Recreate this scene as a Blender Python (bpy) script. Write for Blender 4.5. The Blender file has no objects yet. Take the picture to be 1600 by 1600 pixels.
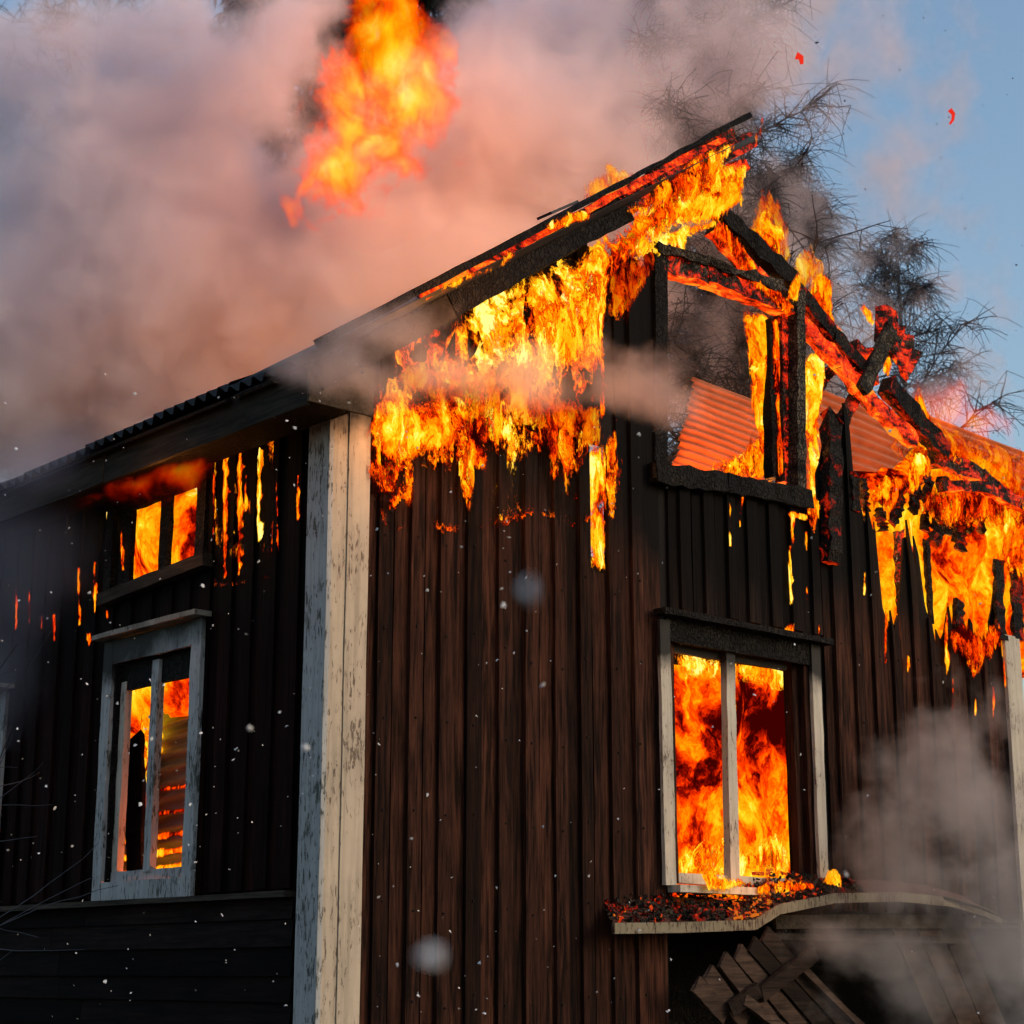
import bpy, math, random
import numpy as np
from mathutils import Vector, noise as mnoise
random.seed(7)
S = bpy.context.scene
C = S.collection

# ------------------------------------------------------------------ camera
F = 2880.0; PITCH = math.atan(720/2880.0); YAW = math.radians(41.6)
FW = Vector((math.sin(YAW), math.cos(YAW), 0)); RT = Vector((math.cos(YAW), -math.sin(YAW), 0))
CAM = Vector((-6.480, -8.956, 1.6))
cd = bpy.data.cameras.new('camera'); cam = bpy.data.objects.new('camera', cd); C.objects.link(cam)
cam.location = CAM; cam.rotation_euler = (math.pi/2+PITCH, 0, -YAW)
cd.sensor_width = 36; cd.lens = 36*F/1600; cd.clip_start = 0.05; cd.clip_end = 3000
cd.dof.use_dof = True; cd.dof.focus_distance = 11.8; cd.dof.aperture_fstop = 5.0
S.camera = cam

# ------------------------------------------------------------------ world, sun, exposure
W = bpy.data.worlds.new("World"); S.world = W; W.use_nodes = True
SUN_DIR = Vector((0.42, -0.80, 0.40)).normalized()
nt = W.node_tree; nt.nodes.clear()
wo = nt.nodes.new('ShaderNodeOutputWorld'); bg = nt.nodes.new('ShaderNodeBackground')
sky = nt.nodes.new('ShaderNodeTexSky'); sky.sky_type = 'NISHITA'; sky.sun_disc = False
sky.sun_elevation = math.asin(SUN_DIR.z); sky.sun_rotation = math.atan2(SUN_DIR.x, SUN_DIR.y)
sky.air_density = 1.5; sky.dust_density = 2.2; sky.ozone_density = 2.8; sky.altitude = 100
bg.inputs[1].default_value = 0.15
nt.links.new(sky.outputs[0], bg.inputs[0]); nt.links.new(bg.outputs[0], wo.inputs[0])
sd = bpy.data.lights.new('sun', 'SUN'); sd.energy = 0.6; sd.angle = math.radians(10); sd.color = (1.0, 0.72, 0.48)
so = bpy.data.objects.new('sun', sd); C.objects.link(so)
so.rotation_euler = SUN_DIR.to_track_quat('Z', 'Y').to_euler(); so.location = (0, -20, 20)
S.view_settings.view_transform = 'Standard'; S.view_settings.look = 'None'
S.view_settings.exposure = 0.25; S.view_settings.gamma = 1; S.view_settings.use_curve_mapping = False
S.render.engine = 'CYCLES'
cy = S.cycles
cy.max_bounces = 6; cy.diffuse_bounces = 2; cy.glossy_bounces = 2; cy.transmission_bounces = 2
cy.volume_bounces = 4; cy.transparent_max_bounces = 24
cy.use_denoising = True
try: cy.denoiser = 'OPENIMAGEDENOISE'
except Exception: pass
cy.use_adaptive_sampling = True; cy.adaptive_threshold = 0.06
cy.volume_step_rate = 1.0; cy.volume_max_steps = 64
cy.sample_clamp_indirect = 4

# ------------------------------------------------------------------ where a photo ray meets the real planes
def ray(px, py):
    u = (px-800)/F; v = (800-py)/F
    h = math.cos(PITCH)-v*math.sin(PITCH); z = math.sin(PITCH)+v*math.cos(PITCH)
    d = FW*h+RT*u; d.z = z
    return d
def G(px, py, y=0.0):      # gable plane y = const
    d = ray(px, py); return CAM+d*((y-CAM.y)/d.y)
def L(px, py, x=0.0):      # long wall plane x = const
    d = ray(px, py); return CAM+d*((x-CAM.x)/d.x)
def Q(px, py, t):          # at forward depth t
    return CAM+ray(px, py)*t

# ------------------------------------------------------------------ object helpers
def tag(o, label=None, cat=None, group=None, kind=None):
    if label: o['label'] = label
    if cat: o['category'] = cat
    if group: o['group'] = group
    if kind: o['kind'] = kind
    return o
def empty(name, loc=(0, 0, 0), parent=None):
    o = bpy.data.objects.new(name, None); C.objects.link(o)
    if parent is not None: o.parent = parent
    o.location = loc
    o.empty_display_size = 0.2
    return o
class MB:
    def __init__(s): s.v = []; s.f = []
    def add(s, vs, fs):
        k = len(s.v); s.v += [tuple(p) for p in vs]; s.f += [tuple(i+k for i in f) for f in fs]
    def box(s, a, b):
        x0, y0, z0 = a; x1, y1, z1 = b
        s.add([(x0,y0,z0),(x1,y0,z0),(x1,y1,z0),(x0,y1,z0),(x0,y0,z1),(x1,y0,z1),(x1,y1,z1),(x0,y1,z1)],
              [(0,3,2,1),(4,5,6,7),(0,1,5,4),(1,2,6,5),(2,3,7,6),(3,0,4,7)])
    def beam(s, a, b, w, t, side=(0, 0, 1), seg=1, jit=0.0, rough0=0.0, rough1=0.0, taper=1.0):
        """rectangular beam a->b; w along 'side', t across; jit = wobble; rough = ragged ends"""
        a = Vector(a); b = Vector(b); d = (b-a); ln = d.length; d.normalize()
        sd_ = Vector(side); sd_ = (sd_-d*sd_.dot(d)).normalized(); n = d.cross(sd_)
        rings = []; P = []
        for i in range(seg+1):
            q = i/seg; k = 1+(taper-1)*q
            ring = []
            for j, (cs, ct) in enumerate(((-1,-1),(1,-1),(1,1),(-1,1))):
                e = 0
                if i == 0: e = random.uniform(0, rough0)
                if i == seg: e = -random.uniform(0, rough1)
                p = a+d*(ln*q+e)+sd_*(cs*w/2*k+random.uniform(-jit, jit))+n*(ct*t/2*k+random.uniform(-jit, jit))
                ring.append(len(P)); P.append(p)
            rings.append(ring)
        fs = [tuple(reversed(rings[0])), tuple(rings[-1])]
        for i in range(seg):
            r0, r1 = rings[i], rings[i+1]
            for j in range(4): fs.append((r0[j], r0[(j+1)%4], r1[(j+1)%4], r1[j]))
        s.add(P, fs)
    def tube(s, pts, r0, r1, n=4):
        P = []; fs = []
        m = len(pts)
        for i, p in enumerate(pts):
            d = (pts[min(i+1, m-1)]-pts[max(i-1, 0)])
            if d.length < 1e-6: d = Vector((0, 0, 1))
            d.normalize()
            u = d.cross(Vector((0.31, 0.87, 0.38))).normalized(); w = d.cross(u)
            r = r0+(r1-r0)*i/(m-1)
            for j in range(n):
                a = 2*math.pi*j/n
                P.append(p+(u*math.cos(a)+w*math.sin(a))*r)
            if i:
                for j in range(n):
                    fs.append(((i-1)*n+j, (i-1)*n+(j+1)%n, i*n+(j+1)%n, i*n+j))
        fs.append(tuple(range(n-1, -1, -1))); fs.append(tuple((m-1)*n+j for j in range(n)))
        s.add(P, fs)
    def build(s, name, mat, parent=None, attrs=None, smooth=False):
        me = bpy.data.meshes.new(name); me.from_pydata(s.v, [], s.f)
        if mat: me.materials.append(mat)
        for k, val in (attrs or {}).items():
            at = me.attributes.new(k, 'FLOAT', 'POINT'); at.data.foreach_set('value', np.asarray(val, dtype=np.float32))
        if smooth: me.polygons.foreach_set('use_smooth', [True]*len(me.polygons))
        me.update()
        o = bpy.data.objects.new(name, me); C.objects.link(o)
        if parent is not None: o.parent = parent
        return o

# ------------------------------------------------------------------ materials
class N:
    """small node-graph writer"""
    def __init__(s, name, displace=False):
        s.m = bpy.data.materials.new(name); s.m.use_nodes = True; s.t = s.m.node_tree; s.t.nodes.clear()
        s.out = s.t.nodes.new('ShaderNodeOutputMaterial')
    def nd(s, typ, ins=None, **kw):
        n = s.t.nodes.new('ShaderNode'+typ)
        for k, v in kw.items(): setattr(n, k, v)
        for k, v in (ins or {}).items():
            i = n.inputs[k]
            if isinstance(v, bpy.types.NodeSocket): s.t.links.new(v, i)
            else: i.default_value = v
        return n
    def lk(s, a, b): s.t.links.new(a, b)
    def math(s, op, a, b=0.0, c=0.0, clamp=False):
        n = s.nd('Math', {0: a, 1: b, 2: c}, operation=op); n.use_clamp = clamp; return n.outputs[0]
    def rng(s, v, a, b, c=0.0, d=1.0, smooth=False):
        n = s.nd('MapRange', {0: v, 1: a, 2: b, 3: c, 4: d}); n.interpolation_type = 'SMOOTHSTEP' if smooth else 'LINEAR'
        return n.outputs[0]
    def ramp(s, v, stops):
        n = s.nd('ValToRGB', {0: v}); e = n.color_ramp.elements
        while len(e) > 1: e.remove(e[-1])
        e[0].position = stops[0][0]; e[0].color = (*stops[0][1], 1)
        for p, c in stops[1:]:
            x = e.new(p); x.color = (*c, 1)
        return n.outputs[0]
    def noise(s, vec, scale, detail=4, rough=0.6, dist=0.0, typ=None):
        n = s.nd('TexNoise', {'Vector': vec, 'Scale': scale, 'Detail': detail, 'Roughness': rough, 'Distortion': dist})
        if typ: n.noise_type = typ
        return n
    def mapping(s, vec, scale=(1, 1, 1), loc=(0, 0, 0)):
        return s.nd('Mapping', {'Vector': vec, 'Scale': scale, 'Location': loc}).outputs[0]
    def mix(s, f, a, b):
        n = s.nd('Mix', data_type='RGBA')
        for k, v in ((0, f), (6, a), (7, b)):
            if isinstance(v, bpy.types.NodeSocket): s.lk(v, n.inputs[k])
            else: n.inputs[k].default_value = v if k == 0 else (*v, 1)
        return n.outputs[2]

def wood(name, c1, c2, axis='z', rough=0.85, char=0.0, spec=0.2, grain=1.0, bump=0.5):
    """weathered boards: streaks along the grain, knots, tint that differs by board"""
    g = N(name); tc = g.nd('TexCoord').outputs['Object']; oi = g.nd('ObjectInfo')
    st = {'z': (1, 1, .06), 'x': (.06, 1, 1), 'y': (1, .06, 1)}[axis]
    off = g.nd('VectorMath', {0: tc, 1: g.nd('CombineXYZ', {0: g.math('MULTIPLY', oi.outputs['Random'], 37.0), 2: g.math('MULTIPLY', oi.outputs['Random'], 11.0)}).outputs[0]}, operation='ADD').outputs[0]
    v = g.mapping(off, st)
    n1 = g.noise(v, 45*grain, 5, .65, .3).outputs[0]; n2 = g.noise(v, 13, 4, .65, 1.6).outputs[0]
    n3 = g.noise(off, 2.2, 4, .6).outputs[0]
    f = g.math('ADD', g.math('MULTIPLY', n1, .6), g.math('MULTIPLY', n2, .5))
    f = g.rng(f, .45, .74)
    col = g.mix(f, c1, c2)
    tint = g.rng(oi.outputs['Random'], 0, 1, .35, 1.6)
    col = g.nd('VectorMath', {0: col, 3: g.math('MULTIPLY', tint, g.rng(n3, .3, .7, .65, 1.2))}, operation='SCALE').outputs[0]
    at = g.nd('Attribute', attribute_name='char').outputs['Fac']
    ch = g.rng(g.math('ADD', at, g.math('MULTIPLY', g.math('SUBTRACT', n3, .5), .8)), .15, .75)
    ch = g.math('MAXIMUM', ch, char)
    col = g.mix(ch, col, (.004, .0032, .003))
    bp = g.nd('Bump', {'Strength': bump, 'Distance': .006, 'Height': f})
    b = g.nd('BsdfPrincipled', {'Base Color': col, 'Roughness': rough, 'Specular IOR Level': spec, 'Normal': bp.outputs[0]})
    g.lk(b.outputs[0], g.out.inputs[0]); return g.m

def paint(name, c, wornc, wear=.5):
    """old flaking white paint over grey wood"""
    g = N(name); tc = g.nd('TexCoord').outputs['Object']
    v = g.mapping(tc, (1, 1, .22))
    n1 = g.noise(v, 55, 5, .7, .4).outputs[0]; n2 = g.noise(tc, 3.0, 4, .6).outputs[0]; n3 = g.noise(g.mapping(tc, (1, 1, .05)), 30, 3, .6).outputs[0]
    fl = g.math('ADD', n1, g.math('MULTIPLY', g.math('SUBTRACT', n2, .5), .5))
    k = g.rng(fl, .60-.12*(wear-.5), .66-.12*(wear-.5))
    cc = g.mix(g.rng(n2, .3, .7), c, tuple(x*.80 for x in c))
    cc = g.mix(g.rng(n3, .45, .72, 0, .6), cc, tuple(x*.5 for x in c))
    at = g.nd('Attribute', attribute_name='char').outputs['Fac']
    col = g.mix(k, cc, wornc)
    col = g.mix(g.rng(g.math('ADD', at, g.math('MULTIPLY', g.math('SUBTRACT', n2, .5), .9)), .2, .8), col, (.012, .010, .009))
    bp = g.nd('Bump', {'Strength': .6, 'Distance': .004, 'Height': g.math('SUBTRACT', 1.0, k)})
    b = g.nd('BsdfPrincipled', {'Base Color': col, 'Roughness': .7, 'Specular IOR Level': .25, 'Normal': bp.outputs[0]})
    g.lk(b.outputs[0], g.out.inputs[0]); return g.m

def charcoal(name, glow=0.0, ash=.35, under=0.0, side=0.0):
    """alligatored charcoal; cracks and the burning underside glow"""
    g = N(name); tc = g.nd('TexCoord').outputs['Object']
    w = g.noise(tc, 9, 3, .6)
    v = g.nd('VectorMath', {0: g.mapping(tc, (1, 1, .62)), 1: g.nd('VectorMath', {0: w.outputs['Color'], 3: .09}, operation='SCALE').outputs[0]}, operation='ADD').outputs[0]
    vo = g.nd('TexVoronoi', {'Vector': v, 'Scale': 34.0}, feature='DISTANCE_TO_EDGE').outputs['Distance']
    crack = g.rng(vo, -.02, .16)
    n = g.noise(tc, 5, 5, .65).outputs[0]
    fine = g.noise(tc, 60, 3, .7).outputs[0]
    col = g.mix(g.math('MULTIPLY', crack, g.rng(n, .38, .66)), (.006, .005, .005), (ash*.30, ash*.24, ash*.17))
    bp = g.nd('Bump', {'Strength': 1.0, 'Distance': .02, 'Height': g.math('ADD', crack, g.math('MULTIPLY', fine, .3))})
    b = g.nd('BsdfPrincipled', {'Base Color': col, 'Roughness': .8, 'Specular IOR Level': .12, 'Normal': bp.outputs[0]})
    if glow > 0:
        geo = g.nd('NewGeometry'); sp = g.nd('SeparateXYZ', {0: geo.outputs['True Normal']})
        un = g.math('MULTIPLY', g.math('MULTIPLY', sp.outputs[2], -1.0), under)
        fr = g.math('MULTIPLY', g.math('MULTIPLY', sp.outputs[1], -1.0), side)
        at = g.nd('Attribute', attribute_name='ember').outputs['Fac']
        k = g.math('ADD', g.math('ADD', g.math('MAXIMUM', un, 0.0), fr), at)
        k = g.math('ADD', k, g.math('MULTIPLY', g.math('SUBTRACT', g.noise(g.mapping(tc, (.55, 1, .8)), 9, 6, .72, .5).outputs[0], .5), 4.2))
        k = g.math('ADD', k, g.math('MULTIPLY', g.math('SUBTRACT', fine, .5), .8))
        k = g.math('SUBTRACT', k, g.math('MULTIPLY', g.math('SUBTRACT', 1.0, crack), -.15))
        e = g.rng(k, .25, 1.25, 0, 1)
        ec = g.ramp(e, [(0, (0, 0, 0)), (.12, (.10, .002, 0)), (.4, (.7, .016, .001)), (.7, (.95, .06, .002)), (1, (1.0, .25, .01))])
        g.lk(ec, b.inputs['Emission Color']); b.inputs['Emission Strength'].default_value = glow
    g.lk(b.outputs[0], g.out.inputs[0]); return g.m

def plain(name, c, rough=.8, metal=0.0, emit=None, es=0.0, var=.3, scale=6):
    g = N(name); tc = g.nd('TexCoord').outputs['Object']
    n = g.noise(tc, scale, 5, .6).outputs[0]
    col = g.mix(g.rng(n, .3, .7), c, tuple(x*(1-var) for x in c))
    b = g.nd('BsdfPrincipled', {'Base Color': col, 'Roughness': rough, 'Metallic': metal, 'Specular IOR Level': .15})
    if emit: b.inputs['Emission Color'].default_value = (*emit, 1); b.inputs['Emission Strength'].default_value = es
    g.lk(b.outputs[0], g.out.inputs[0]); return g.m

FIRE = [(0, (.04, .0004, 0)), (.12, (.25, .004, 0)), (.24, (.80, .022, 0)), (.36, (1.0, .085, 0)), (.50, (1.05, .22, .001)), (.66, (1.1, .42, .003)), (.80, (1.15, .62, .012)), (.92, (1.2, .80, .06)), (1, (1.3, .95, .25))]
def fire_mat(name, scale=3.0, stretch=.5, warp=.25, k=1.5, soft=.16, contrast=1.7, strength=1.0, fill=0.0, seed=0.0, ramp=FIRE, detail=7, amax=1.0, cool=.20):
    g = N(name); tc = g.nd('TexCoord').outputs['Object']
    v = g.mapping(tc, (1, 1, stretch), (seed, seed*1.7, seed*.6))
    w = g.noise(v, scale*.8, 4, .62)
    wv = g.nd('VectorMath', {0: w.outputs['Color'], 1: (.5, .5, .5)}, operation='SUBTRACT').outputs[0]
    wv = g.nd('VectorMath', {0: wv, 3: warp*2}, operation='SCALE').outputs[0]
    v2 = g.nd('VectorMath', {0: v, 1: wv}, operation='ADD').outputs[0]
    w2 = g.noise(v2, scale*3.2, 3, .6)
    wv2 = g.nd('VectorMath', {0: g.nd('VectorMath', {0: w2.outputs['Color'], 1: (.5, .5, .5)}, operation='SUBTRACT').outputs[0], 3: warp*.5}, operation='SCALE').outputs[0]
    v3 = g.nd('VectorMath', {0: v2, 1: wv2}, operation='ADD').outputs[0]
    n = g.noise(v3, scale, detail, .66).outputs[0]
    # thin filaments: ridges of a second noise
    r = g.noise(v3, scale*1.6, 5, .6).outputs[0]
    rid = g.math('SUBTRACT', 1.0, g.math('MULTIPLY', g.math('ABSOLUTE', g.math('SUBTRACT', r, .5)), 7.0), clamp=True)
    mask = g.nd('Attribute', attribute_name='mask').outputs['Fac']
    heat = g.nd('Attribute', attribute_name='hotness').outputs['Fac']
    nn = g.math('MULTIPLY', g.math('SUBTRACT', n, .5), k)
    a = g.math('ADD', g.math('ADD', mask, nn), g.math('MULTIPLY', g.math('SUBTRACT', rid, .4), .18))
    al = g.rng(a, .36-fill, .36-fill+soft, 0, amax, smooth=True)
    big = g.noise(v2, scale*.45, 3, .5).outputs[0]
    h = g.math('ADD', g.math('SUBTRACT', heat, cool), g.math('MULTIPLY', g.math('SUBTRACT', n, .5), contrast))
    h = g.math('ADD', h, g.math('MULTIPLY', g.math('SUBTRACT', big, .5), contrast*.55))
    h = g.math('ADD', h, g.math('MULTIPLY', g.math('SUBTRACT', rid, .35), .16))
    h = g.math('SUBTRACT', h, g.rng(a, .36-fill, 1.0-fill, .40, 0.0))
    col = g.ramp(h, ramp)
    em = g.nd('Emission', {'Color': col, 'Strength': strength}); tr = g.nd('BsdfTransparent')
    mx = g.nd('MixShader', {0: al, 1: tr.outputs[0], 2: em.outputs[0]})
    g.lk(mx.outputs[0], g.out.inputs[0]); return g.m

def smoke_mat(name, blobs, dens, color=(.6, .5, .48), nscale=.5, namp=.9, soft=.45, aniso=.2, detail=3, stretch=(1, 1, 1), bias=0.0, step=1.0):
    g = N(name); ps = g.nd('NewGeometry').outputs['Position']
    v = g.mapping(ps, stretch)
    w = g.noise(v, nscale*.7, 2, .5)
    v2 = g.nd('VectorMath', {0: v, 1: g.nd('VectorMath', {0: w.outputs['Color'], 3: .6/nscale}, operation='SCALE').outputs[0]}, operation='ADD').outputs[0]
    n = g.noise(v2, nscale, detail, .6).outputs[0]
    acc = None
    for c, r, wt in blobs:
        d = g.nd('VectorMath', {0: ps, 1: tuple(c)}, operation='SUBTRACT').outputs[0]
        d = g.nd('VectorMath', {0: d, 1: tuple(r)}, operation='DIVIDE').outputs[0]
        l = g.nd('VectorMath', {0: d}, operation='LENGTH').outputs[1]
        f = g.math('MULTIPLY', g.math('SUBTRACT', 1.0, l), wt)
        acc = f if acc is None else g.nd('Math', {0: acc, 1: f, 2: .25}, operation='SMOOTH_MAX').outputs[0]
    fl = g.math('ADD', g.math('SUBTRACT', acc, bias), g.math('MULTIPLY', g.math('SUBTRACT', n, .5), namp))
    de = g.math('MULTIPLY', g.rng(fl, .0, soft, 0, 1, smooth=True), dens)
    pv = g.nd('VolumePrincipled', {'Color': (*color, 1), 'Density': de, 'Anisotropy': aniso})
    g.lk(pv.outputs[0], g.out.inputs['Volume'])
    try: g.m.cycles.volume_step_rate = step
    except Exception: pass
    return g.m
def smoke(name, blobs, dens, label=None, **kw):
    m = smoke_mat(name+'_vapour', blobs, dens, **kw)
    lo = [min(c[i]-r[i]*1.15 for c, r, _ in blobs) for i in range(3)]; hi = [max(c[i]+r[i]*1.15 for c, r, _ in blobs) for i in range(3)]
    b = MB(); b.box(lo, hi); o = b.build(name, m); tag(o, label, 'smoke', kind='stuff'); return o

M = {}
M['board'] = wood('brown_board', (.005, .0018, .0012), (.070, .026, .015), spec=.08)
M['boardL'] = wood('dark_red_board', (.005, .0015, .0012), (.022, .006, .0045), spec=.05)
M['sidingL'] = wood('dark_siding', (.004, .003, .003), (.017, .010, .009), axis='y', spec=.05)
M['charboard'] = wood('charred_board', (.005, .003, .003), (.028, .016, .011), spec=.06)
M['plank'] = wood('grey_brown_plank', (.02, .013, .010), (.075, .046, .033), axis='x', spec=.08)
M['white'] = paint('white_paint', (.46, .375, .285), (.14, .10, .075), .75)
M['whiteL'] = paint('white_paint_shade_toned', (.36, .36, .36), (.06, .065, .055), .9)  # same white as the gable copy, greyed to carry the long wall's shade
M['trim'] = paint('trim_paint', (.50, .44, .36), (.12, .09, .07), .55)
M['fascia'] = paint('canopy_paint', (.20, .165, .11), (.05, .025, .015), 1.2)
M['eave'] = wood('sooty_eave_board', (.016, .013, .010), (.055, .042, .032), axis='y', spec=.08)
M['sillpale'] = wood('scorched_sill', (.05, .04, .03), (.15, .115, .085), axis='y', spec=.08)
M['rakeb'] = charcoal('sooty_rake', 0, .055)
M['char'] = charcoal('charcoal', 0, .42)
M['chardark'] = charcoal('charcoal_dark', 0.45, .09, under=.4, side=-.05)
M['glowbeam'] = charcoal('burning_beam', 1.0, .12, under=1.0, side=.62)
M['emberbeam'] = charcoal('ember_beam', 1.0, .25, under=.8, side=.25)
M['soot'] = plain('soot', (.012, .009, .008), .9)
M['sheet'] = plain('sooty_sheet_metal', (.035, .035, .038), .45, .6)
M['hotsheet'] = plain('rusty_sheet_fire_toned', (.50, .13, .045), .55, .0, var=.45, scale=2)  # rust pushed to orange so the colour carries fire glow
M['greysheet'] = plain('grey_sheet_metal', (.30, .30, .31), .5, .5)
M['bark'] = plain('haze_toned_bark', (.065, .07, .085), .9, scale=20)  # lifted to blue-grey so the colour carries the haze over the trees
M['needle'] = plain('spruce_needles', (.018, .022, .018), .9)
M['ground'] = plain('ground_soil', (.09, .075, .055), .95, scale=1.2)
M['ash'] = plain('ash_flake', (.75, .72, .72), .9)
M['ember'] = plain('glowing_scrap', (.05, .01, .01), .9, emit=(1, .03, .01), es=.7)
M['plaster'] = plain('scorched_plaster', (.16, .12, .10), .9)

def rnd(a, b): return random.uniform(a, b)
def wall_board(name, parent, u0, u1, z0, top, d0, d1, plane, mat, nx=3, jag=0.0, charf=None, nz=10, wob=.004):
    """one upright board; plane 'G' (u = x, depth d = y) or 'L' (u = y, depth d = x); top may be a function of u"""
    P = []; fs = []; ch = []
    tops = []
    for i in range(nx+1):
        u = u0+(u1-u0)*i/nx
        t = top(u) if callable(top) else top
        tops.append(t-(rnd(0, jag) if jag else 0))
    ub = [u0+(u1-u0)*i/nx for i in range(nx+1)]
    ph = rnd(0, 50)
    idx = {}
    for side in (0, 1):
        for j in range(nz+1):
            for i in range(nx+1):
                q = j/nz; z = z0+(tops[i]-z0)*q
                e = (ub[i]-(u0+u1)/2)
                u = ub[i]+mnoise.noise(Vector((ph, z*1.3, 0)))*wob
                thin = 1-.35*max(0, (q-.85)/.15) if jag else 1
                d = (d0 if side == 0 else d1)+(abs(e)/(u1-u0))**2*.008*(1 if side == 0 else 0)+mnoise.noise(Vector((ph, z*.9, 3)))*wob
                d = d1+(d-d1)*thin
                idx[side, j, i] = len(P)
                P.append((u, d, z) if plane == 'G' else (d, u, z))
                ch.append(charf(u, z) if charf else 0.0)
    fl = plane == 'L'
    def q4(a, b, c, d): fs.append((a, b, c, d) if not fl else (d, c, b, a))
    for j in range(nz):
        for i in range(nx):
            q4(idx[0,j,i], idx[0,j,i+1], idx[0,j+1,i+1], idx[0,j+1,i])
            q4(idx[1,j,i], idx[1,j+1,i], idx[1,j+1,i+1], idx[1,j,i+1])
        q4(idx[0,j,0], idx[0,j+1,0], idx[1,j+1,0], idx[1,j,0])
        q4(idx[0,j,nx], idx[1,j,nx], idx[1,j+1,nx], idx[0,j+1,nx])
    for i in range(nx):
        q4(idx[0,nz,i], idx[0,nz,i+1], idx[1,nz,i+1], idx[1,nz,i])
        q4(idx[0,0,i], idx[1,0,i], idx[1,0,i+1], idx[0,0,i+1])
    b = MB(); b.v = P; b.f = fs
    return b.build(name, mat, parent, {'char': ch})

def interp(tab, x):
    if x <= tab[0][0]: return tab[0][1]
    for (a, b), (c, d) in zip(tab, tab[1:]):
        if x <= c: return b+(d-b)*(x-a)/(c-a)
    return tab[-1][1]
def sstep(a, b, x):
    t = max(0, min(1, (x-a)/(b-a))); return t*t*(3-2*t)

# ------------------------------------------------------------------ ground
b = MB(); b.box((-600, -600, -.4), (600, 900, 0)); tag(b.build('ground', M['ground']), kind='structure')

# ------------------------------------------------------------------ the house
W7 = 7.34; HL = 9.6; RS = .69
house = empty('wooden_house'); tag(house, 'old dark brown wooden house on fire with open burnt gable and pale corner boards', 'house')
def rakez(x): return 5.02+RS*(x+.33)                      # underside of the roof along the gable
gable = empty('gable_wall', parent=house); longw = empty('long_wall', parent=house); roof = empty('roof', parent=house)

topR = [(G(px, py).x, G(px, py).z) for px, py in [(1258,800),(1272,745),(1283,690),(1292,640),(1318,650),(1326,730),(1336,760),(1348,800),(1364,815),(1372,930),(1386,955),(1402,930),(1410,820),(1420,835),(1430,830),(1438,930),(1452,965),(1466,985),(1480,940),(1492,930),(1506,965),(1520,985),(1536,1000),(1552,900),(1566,860),(1590,880),(1600,860)]]
CH = [(0, 4.75), (.8, 4.75), (1.5, 4.65), (2.1, 4.5), (2.4, 4.5), (2.9, 4.2), (3.7, 4.15), (4.6, 4.2), (5.3, 4.3), (6, 4.1), (7.4, 3.9)]
def charG(u, z): return sstep(-.55, .75, z-interp(CH, u)-.1)*1.05
# board spans of the gable, by what they meet
def gtop(x): return rakez(x)-.03
x = .215; k = 0
while x < 7.05:
    w = rnd(.15, .18); x1 = min(x+w, 7.1)
    xm = (x+x1)/2
    pieces = []
    if xm < 2.84:
        low = 0.0
        if 2.16 < xm < 2.31: pieces = [(low, 4.36, .10)]
        elif xm > 2.42: pieces = [(low, 6.75, .12)]
        else: pieces = [(low, gtop, 0)]
    elif xm < 4.64: pieces = [(4.12, 5.20, 0)]
    else: pieces = [(2.05, lambda u: interp(topR, u), .12)]
    for z0, t, j in pieces:
        ch = xm > 2.84 and xm < 4.64
        wall_board('board', gable, x, x1-.004, z0, t, -.025, 0.0, 'G', M['charboard'] if ch else M['board'], 3, j, charG)
    # cover batten / over-board
    xb = x1; wb = rnd(.085, .125)
    if xb < 2.80:
        if not 2.12 < xb < 2.36:
            wall_board('over_board', gable, xb-wb/2, xb+wb/2, 0, (lambda u: gtop(u)) if xb < 2.36 else 6.7, -.058, -.027, 'G', M['board'], 3, .0, charG)
        else:
            wall_board('over_board', gable, xb-wb/2+(.03 if xb > 2.25 else -.03), xb+wb/2+(.03 if xb > 2.25 else -.03), 0, 4.5 if xb < 2.25 else 5.2, -.058, -.027, 'G', M['board'], 3, .15, charG)
    elif 2.9 < xb < 4.6:
        wall_board('over_board', gable, xb-wb/2, xb+wb/2, 4.13, 5.19, -.055, -.027, 'G', M['charboard'], 2, 0, charG)
    elif 4.66 < xb < 7.05:
        wall_board('over_board', gable, xb-wb/2, xb+wb/2, 2.05, lambda u: interp(topR, u)-rnd(-.1, .12), -.060, -.027, 'G', M['board'], 3, .2, charG)
    x = x1+rnd(.075, .105)
    # the recess between boards is closed by the one behind: a narrow inner board
    if xb < 2.75 and not 2.05 < xb < 2.4:
        pass
# inner sheathing behind the boards (visible only through joints)
sh = MB()
def sheath(x0, x1, z0, z1): sh.box((x0, .004, z0), (x1, .03, z1))
sheath(.02, 2.14, 0, 5.0); sheath(2.36, 2.84, 0, 6.6); sheath(2.14, 2.36, 0, 4.40); sheath(2.14, 2.36, 5.22, 6.7); sheath(2.84, 4.64, 4.14, 5.18)
sheath(4.64, 5.35, 2.0, 5.2); sheath(5.35, 7.3, 2.0, 4.25); sheath(2.36, 2.9, 0, 2); sheath(2.84, 2.955, 2, 4.14); sheath(4.53, 4.64, 2, 4.14)
sh.add([(.02, .004, 5.0), (2.14, .004, 5.0), (2.14, .004, 6.6), (.02, .004, 5.2)], [(0, 1, 2, 3)])
sh.build('sheathing', M['soot'], gable)

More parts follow.
